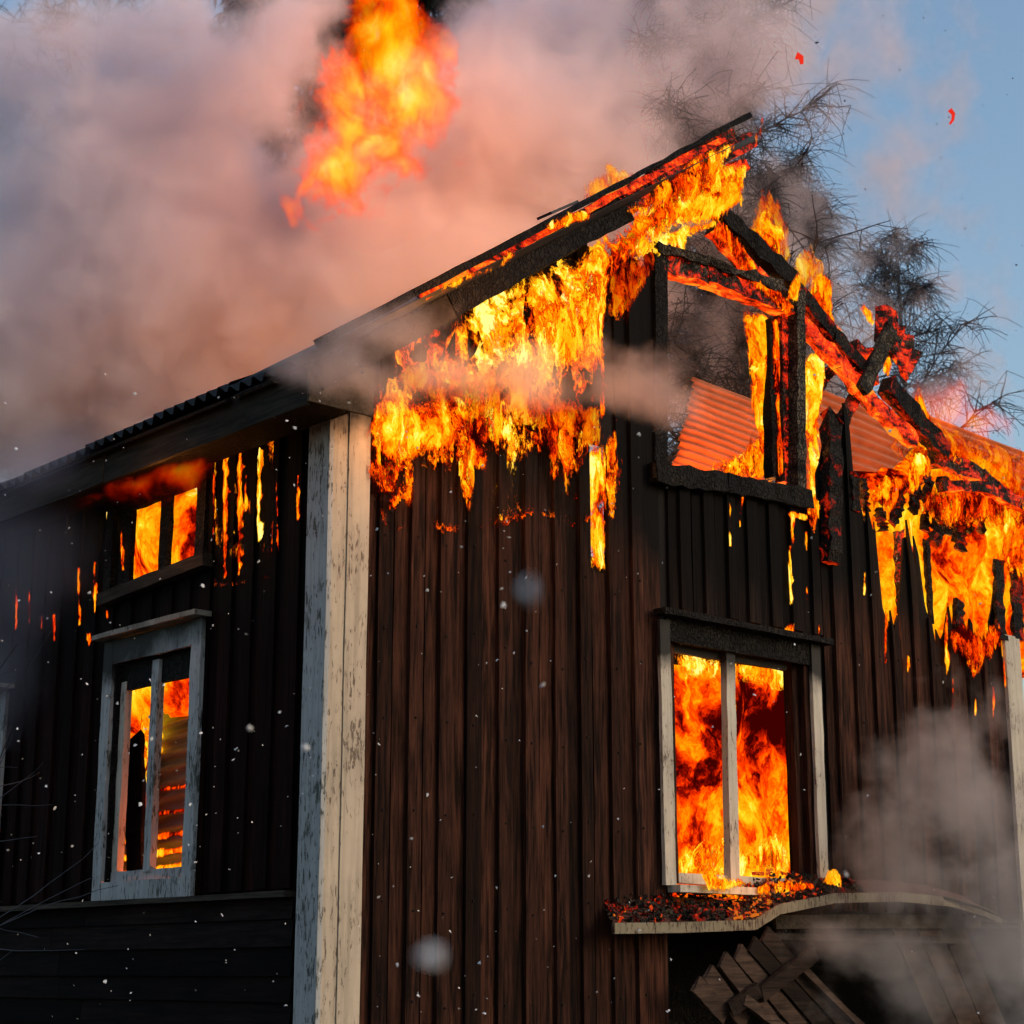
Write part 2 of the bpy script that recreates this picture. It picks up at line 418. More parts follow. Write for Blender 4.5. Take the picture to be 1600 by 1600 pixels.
# nail heads down the over-boards
b = MB(); rs0 = random.Random(8)
for o in list(gable.children):
    if o.name.startswith('over_board'):
        xs = [v.co.x for v in o.data.vertices]; xm = (min(xs)+max(xs))/2; zt = max(v.co.z for v in o.data.vertices); zb = min(v.co.z for v in o.data.vertices)
        z_ = zb+.3
        while z_ < min(zt-.3, 4.4):
            q = rs0.uniform(-.012, .012); b.box((xm+q-.006, -.0665, z_-.006), (xm+q+.006, -.052, z_+.006)); z_ += rs0.uniform(.52, .6)
t_ = b.build('nail_heads', M['soot'], gable); t_['kind'] = 'stuff'
# corner boards
def corner(name, u0, u1, z1, plane, off, mat, ln, seed):
    random.seed(seed)
    return wall_board(name, ln, u0, u1, 0, z1, off-.035, off, plane, mat, 3, 0, (lambda u, z: sstep(4.55, 5.2, z)*1.1), 16, .005)
c1 = corner('corner_board', -.065, .045, 5.02, 'G', -.045, M['white'], house, 3)
c2 = corner('corner_board', .048, .212, 5.03, 'G', -.055, M['white'], house, 4)
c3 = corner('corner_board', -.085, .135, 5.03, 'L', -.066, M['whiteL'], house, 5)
c4 = corner('corner_board', 7.05, 7.27, 4.42, 'G', -.055, M['trim'], house, 6)
random.seed(11)

# long wall: upright boards above a drip ledge, lying boards below
WINL = [(1.36, 2.60), (4.10, 5.36), (6.9, 8.2)]
def charL(u, z): return sstep(3.0, 4.6, z)
y = .14
while y < HL-.1:
    w = rnd(.16, .19); y1 = y+w; ym = (y+y1)/2
    segs = [(2.09, 5.1)]
    for i, (a, c) in enumerate(WINL):
        if a-.06 < ym < c+.06: segs = [(3.93, 4.22), (4.83, 5.1)] if i == 0 else [(3.85, 5.1)]
    for z0, t in segs:
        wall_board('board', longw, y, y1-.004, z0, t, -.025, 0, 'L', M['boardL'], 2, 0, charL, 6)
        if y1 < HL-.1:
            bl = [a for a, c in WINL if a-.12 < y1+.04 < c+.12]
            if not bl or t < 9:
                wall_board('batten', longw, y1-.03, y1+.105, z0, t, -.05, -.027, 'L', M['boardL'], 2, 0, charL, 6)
    y = y1+rnd(.07, .09)
z = .05
while z < 2.0:
    h = rnd(.15, .19)
    yy = .28
    while yy < HL:
        ye = min(HL, yy+rnd(1.6, 3.6)); b = MB()
        b.add([(-.03, yy, z), (-.03, ye-.006, z), (-.012, ye-.006, z+h-.004), (-.012, yy, z+h-.004), (.0, yy, z), (.0, ye-.006, z), (.0, ye-.006, z+h-.004), (.0, yy, z+h-.004)],
              [(0,3,2,1), (4,5,6,7), (0,1,5,4), (1,2,6,5), (2,3,7,6), (3,0,4,7)])
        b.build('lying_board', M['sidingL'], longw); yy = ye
    z += h
b = MB(); b.beam((-.05, .27, 2.055), (-.05, HL, 2.055), .035, .10, (0, 0, 1), 16, .003); b.build('drip_ledge', M['eave'], longw)
sh = MB(); Y0 = .02
for a, c, z0, z1 in [(0.04, 1.46, 0, 5.1), (1.46, 2.5, 0, 2.08), (1.46, 2.5, 3.84, 4.24), (1.46, 2.5, 4.84, 5.1), (2.5, 4.16, 0, 5.1), (4.16, 5.3, 0, 2.1), (4.16, 5.3, 3.7, 5.1), (5.3, HL, 0, 5.1)]:
    sh.box((.004, a, z0), (.03, c, z1))
sh.build('sheathing', M['soot'], longw)

# floors, far walls and a chimney breast inside
b = MB(); b.box((.2, .25, 4.0), (7.2, HL-.15, 4.1)); b.build('upper_floor', M['soot'], house)
for i in range(9):
    b = MB(); b.beam((.1, .5+i*.55, 3.93), (7.2, .5+i*.55, 3.93), .14, .08); b.build('floor_joist', M['rakeb'], house)
b = MB(); b.box((.0, HL-.1, 0), (W7, HL, 4.2)); b.box((W7-.08, .1, 0), (W7, HL-.1, 4.2)); b.build('rear_wall', M['soot'], house)
b = MB(); b.box((.3, 3.2, 0), (7.1, 3.28, 3.9)); b.build('inner_wall', M['plaster'], house)

# ------------------------------------------------------------------ roof: left slope of corrugated sheets
def corr_sheet(name, O, U, V, Nn, wave, amp, mat, parent, seg=8, ruf=0.0, crumple=0.0, along='U'):
    """corrugated sheet spanned by U and V from O; the waves run across U"""
    O = Vector(O); U = Vector(U); V = Vector(V); Nn = Vector(Nn).normalized()
    n = max(8, int(U.length/wave*seg)); m = 8
    P = []; fs = []
    for sgn in (0, 1):
        for j in range(m+1):
            for i in range(n+1):
                q = i/n; r = j/m
                h = math.cos(q*U.length/wave*2*math.pi)*amp-sgn*.004
                p = O+U*q+V*r
                if crumple: h += (mnoise.noise(p*.9)+.4*mnoise.noise(p*3))*crumple
                e = 0
                if ruf and (j in (0, m)): e = mnoise.noise(p*4)*ruf
                P.append(p+Nn*h+V.normalized()*e)
    K = (m+1)*(n+1); I = lambda s_, j, i: s_*K+j*(n+1)+i
    for j in range(m):
        for i in range(n):
            fs.append((I(0,j,i), I(0,j,i+1), I(0,j+1,i+1), I(0,j+1,i)))
            fs.append((I(1,j,i), I(1,j+1,i), I(1,j+1,i+1), I(1,j,i+1)))
    for i in range(n):
        fs.append((I(0,0,i), I(1,0,i), I(1,0,i+1), I(0,0,i+1))); fs.append((I(0,m,i), I(0,m,i+1), I(1,m,i+1), I(1,m,i)))
    for j in range(m):
        fs.append((I(0,j,0), I(0,j+1,0), I(1,j+1,0), I(1,j,0))); fs.append((I(0,j,n), I(1,j,n), I(1,j+1,n), I(0,j+1,n)))
    b = MB(); b.v = P; b.f = fs
    return b.build(name, mat, parent, smooth=True)
sl = Vector((1, 0, RS)).normalized(); nr = Vector((-RS, 0, 1)).normalized()
E0 = Vector((-.46, 0, 5.16))
y = -.42; k = 0
while y < HL+.2:
    wv = .13*7
    ln = 4.95 if k else 4.9
    sag = .02*math.sin(k*1.3)
    rs_ = .66 if k == 0 else .515; sk = Vector((1, 0, rs_)).normalized()
    corr_sheet('roof_sheet', E0+Vector((0, y, .02*(k % 2)*.3+sag)), (0, wv+.02, 0), sk*(ln if k == 0 else 4.4), (-rs_, 0, 1), .13, .024, M['sheet'], roof)
    y += wv; k += 1
# roof boarding under the sheets, eave fascia and soffit
b = MB()
for i in range(26):
    p = E0+sl*(.02+i*.19)-nr*.05
    if i < 25: b = MB(); b.beam(p+Vector((0, -.36, 0)), p+Vector((0, .44, 0)), .17, .022, sl, 2, .003); b.build('roofing_board', M['rakeb'], roof)
    if i < 22:
        sk = Vector((1, 0, .515)).normalized(); p = E0+sk*(.02+i*.19)-Vector((-.515, 0, 1)).normalized()*.055
        b = MB(); b.beam(p+Vector((0, .5, 0)), p+Vector((0, HL+.4, 0)), .17, .022, sk, 6, .003); b.build('roofing_board', M['rakeb'], roof)
random.seed(5)
def fascia(y0, y1, mat): 
    b = MB(); b.beam((-.42, y0, 5.00), (-.42, y1, 5.00), .24, .028, (0, 0, 1), 10, .004); return b.build('eave_fascia', mat, roof)
fascia(-.30, 2.1, M['eave']); fascia(2.105, 6.0, M['eave']); fascia(6.005, HL+.3, M['eave'])
b = MB(); b.box((-.43, -.325, 4.90), (.05, -.305, 5.2)); b.build('eave_return', M['sillpale'], roof)
b = MB(); b.box((-.40, -.28, 4.905), (-.09, HL+.2, 4.925)); b.build('soffit', M['rakeb'], roof)
# rake: barge boards stacked along the gable, sooted, charred, burning
def rk(x, off=0.0): return Vector((x, -.34, 5.10+RS*(x+.36)+off))
b = MB(); b.beam(rk(-.40), rk(.62), .22, .03, (0, 0, 1), 5, .003); b.build('barge_board', M['eave'], roof)['label'] = 'sooty grey lower barge board'
b = MB(); b.beam(rk(.625), rk(2.3), .20, .035, (0, 0, 1), 14, .012, 0, .05); b.build('barge_board', M['char'] if 0 else M['rakeb'], roof)['label'] = 'charred middle barge board'
b = MB(); b.beam(rk(2.2, .02), rk(3.72, .0), .17, .035, (0, 0, 1), 14, .015, .05, .2, .7); b.build('barge_board', M['emberbeam'], roof)['label'] = 'burning upper barge board'
e0 = Vector((-.44, -.41, 5.235)); 
b = MB(); b.beam(e0, e0+sl*2.2, .05, .05, (0, 0, 1), 10, .004); b.build('verge_trim', M['rakeb'], roof)
b = MB(); b.beam(e0+sl*2.2, e0+sl*4.9+Vector((0, 0, .03)), .035, .05, (0, 0, 1), 16, .01, 0, .05); b.build('verge_trim', M['rakeb'], roof)
b = MB(); b.beam(e0+sl*1.0+Vector((0, .05, -.055)), e0+sl*4.6+Vector((0, .05, -.055)), .05, .06, (0, 0, 1), 24, .01); b.build('verge_batten', M['glowbeam'], roof)
# ragged points at the ridge
def gpx(*pts, y=0.0): return [G(px, py, y) for px, py in pts]
a, c = gpx((1020, 290), (1152, 203), y=-.36); b = MB(); b.beam(a, c, .24, .04, (0, 0, 1), 8, .012, 0, .06, .25); b.build('ridge_board', M['emberbeam'], roof)
a, c = gpx((1085, 300), (1170, 255), y=-.2); b = MB(); b.beam(a, c, .2, .06, (0, 0, 1), 6, .016, 0, .06, .45); b.build('ridge_board', M['glowbeam'], roof)
a, c = gpx((1060, 320), (1135, 285), y=-.1); b = MB(); b.beam(a, c, .2, .08, (0, 0, 1), 6, .016, 0, .06, .6); b.build('ridge_board', M['emberbeam'], roof)
for pts in (((1120, 255), (1138, 238), (1143, 243)), ((1150, 205), (1160, 200), (1163, 206)), ((1160, 255), (1158, 243), (1154, 240))):
    b = MB(); b.tube([G(px, py, -.3) for px, py in pts], .004, .002, 4); b.build('bent_nail', M['rakeb'], roof)
# a lifted sheet corner on the slope
p = [G(858, 334, -.3), G(900, 316, -.3)]
b = MB(); b.beam(p[0]+Vector((0, .05, .0)), p[1]+Vector((0, .05, .0)), .15, .02, (0, 1, 0)); b.build('loose_sheet', M['sheet'], roof)
# rafters of the left slope inside
for i in range(1, 9):
    b = MB(); y = i*1.05; b.beam((0, y, 5.02), (3.4, y, 5.02+.515*3.4), .15, .09, (0, 0, 1), 4, .01); b.build('rafter', M['chardark'], roof)

# right slope: burning bare rafter in the gable, broken lower down
def chain(name, pts, w, t, mat, yy=0.0, dz=0.0, jit=.014, taper=1.0, parent=roof, side=(0, 0, 1)):
    V_ = [G(px, py, yy)+Vector((0, 0, dz)) for px, py in pts]; b = MB()
    for a, c in zip(V_, V_[1:]):
        d = (c-a).normalized()
        b.beam(a-d*.02, c+d*.02, w, t, side, max(2, int((c-a).length/.08)), jit, .03, .03)
    return b.build(name, mat, parent)
chain('rafter', [(1118, 335), (1180, 395), (1243, 452)], .15, .09, M['rakeb'], .02, .05)
chain('rafter', [(1113, 350), (1175, 425), (1232, 475)], .13, .10, M['glowbeam'], .03, -.03)
chain('rafter', [(1243, 462), (1300, 532), (1352, 590)], .12, .09, M['chardark'], .02, .05)
chain('rafter', [(1246, 500), (1310, 566), (1362, 628), (1428, 690)], .13, .09, M['glowbeam'], .03, -.01)
chain('rafter', [(1385, 610), (1430, 665), (1475, 715)], .17, .11, M['chardark'], .02, .05, .02)
chain('rafter', [(1455, 715), (1530, 745), (1602, 800)], .14, .09, M['emberbeam'], .15, 0, .02)
chain('collar_beam', [(1018, 412), (1100, 432), (1180, 462), (1232, 482)], .17, .13, M['emberbeam'], .02, .02)
chain('collar_beam', [(1018, 396), (1100, 420), (1210, 458)], .08, .15, M['char'], .0, .04, .02)
for q in ((1050, 398), (1058, 392)):
    a = G(*q); b = MB(); b.beam(a, a+Vector((.01, 0, .12)), .05, .04, (1, 0, 0), 3, .012, 0, .04, .5); b.build('splinter', M['glowbeam'], roof)
# braces and the broken cross of boards
chain('brace', [(1268, 612), (1330, 548)], .09, .06, M['emberbeam'], .25)
chain('brace', [(1312, 665), (1350, 592)], .10, .06, M['emberbeam'], .10)
chain('cross_board', [(1348, 610), (1392, 512)], .13, .05, M['char'], -.05, 0, .012)
chain('cross_board', [(1366, 503), (1398, 528), (1428, 572)], .36, .05, M['emberbeam'], .03, 0, .045)
chain('cross_board', [(1332, 552), (1368, 580)], .27, .05, M['emberbeam'], .05, 0, .04)
chain('cross_board', [(1378, 498), (1388, 560)], .15, .05, M['chardark'], .08, 0, .03)

# posts of the gable frame
def post(px0, py0, px1, py1, w, t, mat, yy=0.0, jit=.01, name='post', r=.06):
    a = G(px0, py0, yy); c = G(px1, py1, yy); b = MB(); b.beam(a, c, w, t, (1, 0, 0), 14, jit, .0, r)
    return b.build(name, mat, gable)
post(1026, 745, 1026, 400, .13, .10, M['rakeb'], .0, .004, 'window_post', .03)
post(1244, 775, 1243, 452, .10, .12, M['char'], -.02, .006, 'window_post')
post(1224, 755, 1219, 480, .08, .09, M['emberbeam'], .06, .008, 'window_post')
post(1206, 748, 1200, 492, .07, .09, M['rakeb'], .10, .008, 'window_post')
post(1298, 880, 1300, 640, .15, .10, M['chardark'], -.07, .018, 'burnt_stump', .12)
post(1332, 800, 1330, 735, .09, .08, M['chardark'], -.03, .015, 'burnt_stump', .08)
post(1350, 800, 1345, 745, .07, .08, M['chardark'], .02, .012, 'burnt_stump', .08)
post(1410, 960, 1404, 822, .10, .04, M['emberbeam'], .10, .01, 'burnt_stud', .1)
post(1455, 975, 1446, 840, .045, .04, M['rakeb'], .12, .008, 'burnt_stud', .1)
post(1420, 905, 1425, 850, .10, .03, M['emberbeam'], .16, .01, 'burnt_stud', .1)
for x0, yb, yt in ((1425, 800, 730), (1445, 830, 745), (1480, 835, 740), (1510, 830, 770), (1535, 835, 750), (1395, 820, 770), (1460, 850, 790), (1500, 860, 800), (1380, 830, 790)):
    post(x0, yb, x0+rnd(-15, 15), yt, rnd(.06, .16), .04, M['chardark'], rnd(.12, .3), .02, 'burnt_stud', .12)
post(1500, 1010, 1498, 935, .10, .03, M['chardark'], -.07, .01, 'burnt_board_end', .1)
post(1565, 1000, 1558, 865, .12, .03, M['chardark'], -.07, .012, 'burnt_board_end', .12)
post(1590, 1000, 1588, 885, .15, .03, M['chardark'], -.07, .012, 'burnt_board_end', .12)
chain('fallen_batten', [(1378, 782), (1450, 743)], .07, .05, M['chardark'], -.05, parent=gable)
chain('fallen_beam', [(1470, 760), (1530, 760), (1600, 792)], .09, .07, M['emberbeam'], -.05, parent=gable)
chain('fallen_beam', [(1490, 720), (1560, 775), (1604, 850)], .10, .06, M['chardark'], .2, parent=gable)
chain('sill_beam', [(1018, 740), (1130, 757), (1262, 780)], .15, .12, M['rakeb'], -.05, parent=gable)
b = MB(); a = G(1022, 735, -.09); b.beam(a, a+Vector((.3, 0, .0)), .11, .03); b.build('sill_board', M['eave'], gable)

# windows
def window(px, plane, parent, spec, mat, label=None):
    w = empty('window', parent=parent)
    if label: w['label'] = label
    for nm, a, c, wd, t, sd_ in spec:
        b = MB(); b.beam(a, c, wd, t, sd_, 10, .003); b.build(nm, mat[nm] if isinstance(mat, dict) and nm in mat else M['trim'], w)
    return w
def charattr(o, f):
    me = o.data; at = me.attributes.get('char') or me.attributes.new('char', 'FLOAT', 'POINT')
    at.data.foreach_set('value', np.array([f(v.co) for v in me.vertices], dtype=np.float32))
X = (1, 0, 0); Z = (0, 0, 1); Yv = (0, 1, 0)
wm = {'sash': M['trim'], 'head': M['rakeb'], 'inner_jamb': M['board'], 'cornice': M['rakeb']}
w1 = window(0, 'G', house, [
    ('casing', (2.845, -.075, 2.18), (2.835, -.075, 4.02), .105, .03, X),
    ('casing', (4.49, -.075, 2.25), (4.495, -.075, 4.06), .105, .03, X),
    ('cornice', (2.76, -.11, 4.07), (4.62, -.11, 4.06), .045, .12, Z),
    ('head', (2.86, -.06, 3.96), (4.46, -.06, 3.955), .17, .03, Z),
    ('sash', (3.01, .04, 3.85), (4.28, .04, 3.85), .05, .04, Z),
    ('mullion', (3.555, -.01, 2.22), (3.575, -.01, 3.87), .095, .06, X),
    ('sash', (3.01, .02, 2.235), (4.42, .02, 2.235), .07, .05, Z),
    ('inner_jamb', (4.43, .0, 2.2), (4.43, .0, 3.9), .08, .10, X),
    ('inner_jamb', (4.35, .05, 2.2), (4.35, .05, 3.9), .06, .09, X),
    ('inner_jamb', (2.99, .10, 2.2), (2.99, .10, 3.9), .03, .22, X),
    ('sill', (2.86, -.10, 2.16), (4.6, -.10, 2.16), .05, .12, Z)], wm, 'tall gable window without glass, flames behind its pale mullion')
for o in w1.children:
    n = o.name.split('.')[0]
    if n in ('casing', 'mullion', 'sash'): charattr(o, lambda p: sstep(3.55, 3.9, p.z)*1.1)
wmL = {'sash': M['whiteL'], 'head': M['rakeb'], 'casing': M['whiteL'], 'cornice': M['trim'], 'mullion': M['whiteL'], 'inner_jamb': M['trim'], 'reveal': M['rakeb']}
def lwin(y0, y1, z0, z1, full=True, label=None):
    sp = [('casing', (-.075, y0+.06, z0), (-.075, y0+.06, z1), .12, .03, Yv),
          ('casing', (-.075, y1-.06, z0), (-.075, y1-.06, z1), .12, .03, Yv),
          ('casing', (-.072, y0+.125, z0+.075), (-.072, y1-.125, z0+.075), .14, .03, Z),
          ('casing', (-.072, y0+.125, z1-.09), (-.072, y1-.125, z1-.09), .17, .03, Z),
          ('cornice', (-.10, y0-.03, z1+.025), (-.10, y1+.05, z1+.025), .035, .13, Z),
          ('reveal', (.0, y0+.135, z0+.15), (.0, y0+.135, z1-.18), .02, .13, Yv),
          ('reveal', (.0, y1-.135, z0+.15), (.0, y1-.135, z1-.18), .02, .13, Yv),
          ('inner_jamb', (-.0, y1-.185, z0+.15), (-.0, y1-.185, z1-.3), .07, .05, Yv),
          ('inner_jamb', (-.0, y0+.165, z0+.15), (-.0, y0+.165, z1-.3), .03, .05, Yv),
          ('sash', (-.01, y0+.15, z0+.18), (-.01, y1-.15, z0+.18), .07, .045, Z),
          ('head', (.0, y0+.12, z1-.24), (.0, y1-.12, z1-.24), .24, .04, Z),
          ('mullion', (-.02, (y0+y1)/2, z0+.2), (-.02, (y0+y1)/2, z1-.2), .085, .05, Yv)]
    w = window(0, 'L', house, sp, wmL, label)
    for o in w.children:
        n = o.name.split('.')[0]
        if n in ('casing', 'mullion', 'cornice'): charattr(o, lambda p: sstep(z1-.30, z1+.02, p.z+.18*(p.y-y0)/(y1-y0))*.9 if n != 'cornice' else .5)
    return w
lwin(1.31, 2.58, 2.05, 3.87, label='white framed long wall window with flames and fallen sheet metal inside')
w3 = lwin(4.06, 5.34, 2.06, 3.70, label='far window of the long wall, cut by the picture edge')
w2 = window(0, 'L', house, [
    ('sill', (-.09, 1.27, 4.25), (-.09, 2.66, 4.18), .09, .08, Z),
    ('casing', (-.06, 1.40, 4.28), (-.06, 1.40, 4.9), .11, .04, Yv),
    ('casing', (-.06, 2.62, 4.22), (-.06, 2.62, 4.9), .10, .04, Yv),
    ('sash', (-.02, 2.46, 4.26), (-.02, 2.46, 4.9), .16, .04, Yv),
    ('head', (-.03, 1.4, 4.86), (-.03, 2.6, 4.84), .08, .05, Z),
    ('mullion', (-.02, 1.93, 4.26), (-.02, 1.93, 4.88), .11, .04, Yv)], {'casing': M['rakeb'], 'mullion': M['rakeb'], 'head': M['rakeb'], 'sash': M['rakeb'], 'sill': M['sillpale']}, 'low attic window under the eave filled with fire')

# ------------------------------------------------------------------ porch canopy and the wreck below it
canopy = empty('porch_canopy', parent=house)
YF = -.26
edge = [G(px, py, YF) for px, py in ((956, 1442), (1060, 1441), (1176, 1437), (1214, 1413), (1300, 1396), (1400, 1394), (1480, 1402), (1535, 1418), (1560, 1432))]
names = ['fascia_board', 'fascia_board', 'fascia_board']
for rng_ in ((0, 3), (2, 4), (3, 9)):
    pts = edge[rng_[0]:rng_[1]]; b = MB(); P = []; fs = []
    n = len(pts)
    o2 = .002*rng_[0]
    for i, p in enumerate(pts):
        P += [(p.x, YF-.025-o2, p.z), (p.x, YF-.025-o2, p.z-.07), (p.x, YF-o2, p.z-.07), (p.x, YF-o2, p.z)]
        if i:
            for j in range(4): fs.append(((i-1)*4+j, (i-1)*4+(j+1)%4, i*4+(j+1)%4, i*4+j))
    fs += [(3, 2, 1, 0), tuple((n-1)*4+j for j in range(4))]
    b.v = P; b.f = fs; b.build('fascia_board', M['fascia'], canopy)
P = []; fs = []
for i, p in enumerate(edge):
    wx = max(p.x, 2.33+.02*i); P += [(p.x, YF, p.z-.01), (wx, -.07, p.z+.10), (p.x, YF, p.z-.05), (wx, -.07, 1.95 if i < 3 else p.z)]
    if i:
        for j, k in ((0, 1), (1, 3), (3, 2), (2, 0)): fs.append(((i-1)*4+j, i*4+j, i*4+k, (i-1)*4+k))
fs += [(0, 1, 3, 2), tuple((len(edge)-1)*4+j for j in (2, 3, 1, 0))]
b = MB(); b.v = P; b.f = fs; b.build('canopy_deck', plain('rusty_sheet', (.09, .035, .025), .8), canopy)
b = MB(); b.beam(G(1200, 1463, -.1), G(1510, 1470, -.1), .05, .05, Z, 6, .004); b.build('canopy_beam', M['eave'], canopy)
b = MB(); b.beam(G(1210, 1440, -.05), G(1530, 1440, -.05), .10, .03, Z, 6, .004); b.build('canopy_beam', M['eave'], canopy)
b = MB(); b.tube([G(1475, 1402, YF-.04), G(1530, 1418, YF-.06), G(1583, 1441, YF-.1)], .012, .008, 5); b.build('loose_rod', M['rakeb'], canopy)
# door recess below
b = MB(); b.box((2.36, 1.3, 0), (7.3, 1.36, 2.0)); b.box((2.34, .03, 0), (2.37, 1.3, 2.0)); b.box((2.34, .03, 1.96), (7.3, 1.36, 1.99)); b.build('porch_recess', M['rakeb'], house)
for i in range(6):
    b = MB(); x0 = 6.35+i*.16; b.beam((x0-.9, .02+.01*(i % 2), 2.0), (x0+.35, -.02, .0), .15, .025, X, 6, .004); b.build('porch_side_board', M['plank'], house)
# broken door leaf of planks hanging askew with its cross ledge
wreck = empty('broken_door_panel', G(1180, 1560, -.3)); tag(wreck, 'broken plank door hanging askew under the porch canopy', 'door')
def wp(px, py, d): return G(px, py, -.30+d)-wreck.location
tops = [((1085, 1535), (1135, 1590)), ((1104, 1516), (1165, 1600)), ((1127, 1497), (1225, 1620)), ((1150, 1484), (1262, 1620)), ((1172, 1472), (1300, 1620)), ((1192, 1458), (1338, 1620))]
for i, (a, c) in enumerate(tops):
    b = MB(); b.beam(wp(*a, .02*(i % 2)), wp(*c, .02*(i % 2)), .125, .022, (1, 0, .7), 8, .004, .02, .02); b.build('plank', M['plank'], wreck)
b = MB(); b.beam(wp(1186, 1556, -.05), wp(1274, 1488, -.05), .105, .04, (0, 0, 1), 6, .004, .03, .02); b.build('ledge', M['plank'], wreck)
b = MB(); b.beam(wp(1140, 1580, -.05), wp(1186, 1545, -.05), .10, .03, (0, 0, 1), 6, .006, .03, .02); b.build('ledge', M['plank'], wreck)
b = MB(); b.beam(wp(1160, 1560, -.06), wp(1230, 1612, -.06), .07, .03, (0, 0, 1), 6, .004, .03, .02); b.build('ledge', M['plank'], wreck)
b = MB(); b.beam(wp(1245, 1505, -.02), wp(1360, 1620, -.02), .05, .05, (1, 0, .7), 6, .004, .03, .02); b.build('stile', M['plank'], wreck)
# rubble on the canopy
b = MB(); em = []
random.seed(21)
for i in range(1200):
    t = random.random()**.8; px = 958+t*400
    fr = random.random(); xx = G(px, 1440, YF).x; p0 = interp([(p.x, p.z) for p in edge], xx)
    yy = YF*(1-fr); hmax = (.03+.10*fr)*(1 if px < 1250 else .7)*sstep(950, 1010, px)
    zz = p0+.10*fr+random.random()*hmax
    s_ = rnd(.006, .022)
    c = Vector((max(xx, xx+(2.3-xx)*fr), yy, zz)); a = Vector((rnd(-1, 1), rnd(-1, 1), rnd(-.4, .4))).normalized()*s_*rnd(.6, 2.4)
    n0 = len(b.v); b.beam(c-a, c+a, s_, s_*.5, (0, .2, 1), 1, s_*.25)
    e = 1.0 if (1150 < px < 1290 and random.random() < .26) or (px < 1070 and random.random() < .05) else 0.0
    em += [e]*(len(b.v)-n0)
tag(b.build('burnt_rubble', charcoal('rubble_char', .5, .3), None, {'ember': em}), 'charred rubble and glowing embers heaped on the porch canopy', 'rubble', kind='stuff')

# fallen corrugated sheets of the far slope seen through the open roof
ws = .115
def quad_sheet(name, p00, p10, p01, mat):   # U from p00 to p01 carries the waves (lines run p00->p10)
    O = Vector(p00); V_ = Vector(p10)-O; U_ = Vector(p01)-O
    return corr_sheet(name, O, U_, V_, U_.cross(V_), ws, .022, mat, roof, 8, .05, .03)
yb = 1.9
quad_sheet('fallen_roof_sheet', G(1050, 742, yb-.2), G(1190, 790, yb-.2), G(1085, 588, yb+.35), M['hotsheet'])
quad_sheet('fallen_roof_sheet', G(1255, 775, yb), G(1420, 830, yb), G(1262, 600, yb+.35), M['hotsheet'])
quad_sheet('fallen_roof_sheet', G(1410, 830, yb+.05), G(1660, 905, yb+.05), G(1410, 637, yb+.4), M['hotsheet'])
chain('fallen_rafter', [(1150, 740), (1215, 690)], .14, .08, M['emberbeam'], 1.0)

# behind left lower window: hanging sheets
random.seed(9)
O = L(250, 1350, .5)
sh_ = corr_sheet('hanging_sheet', L(205, 1375, .5), L(222, 1120, .5)-L(205, 1375, .5), L(330, 1350, .5)-L(205, 1375, .5), (-1, 0, 0), .105, .022, M['greysheet'], house, 8, .03, .03)
b = MB(); b.beam(L(212, 1370, .2), L(210, 1140, .2), .22, .03, Yv, 10, .008, 0, .1); b.build('hanging_board', M['plank'], house)

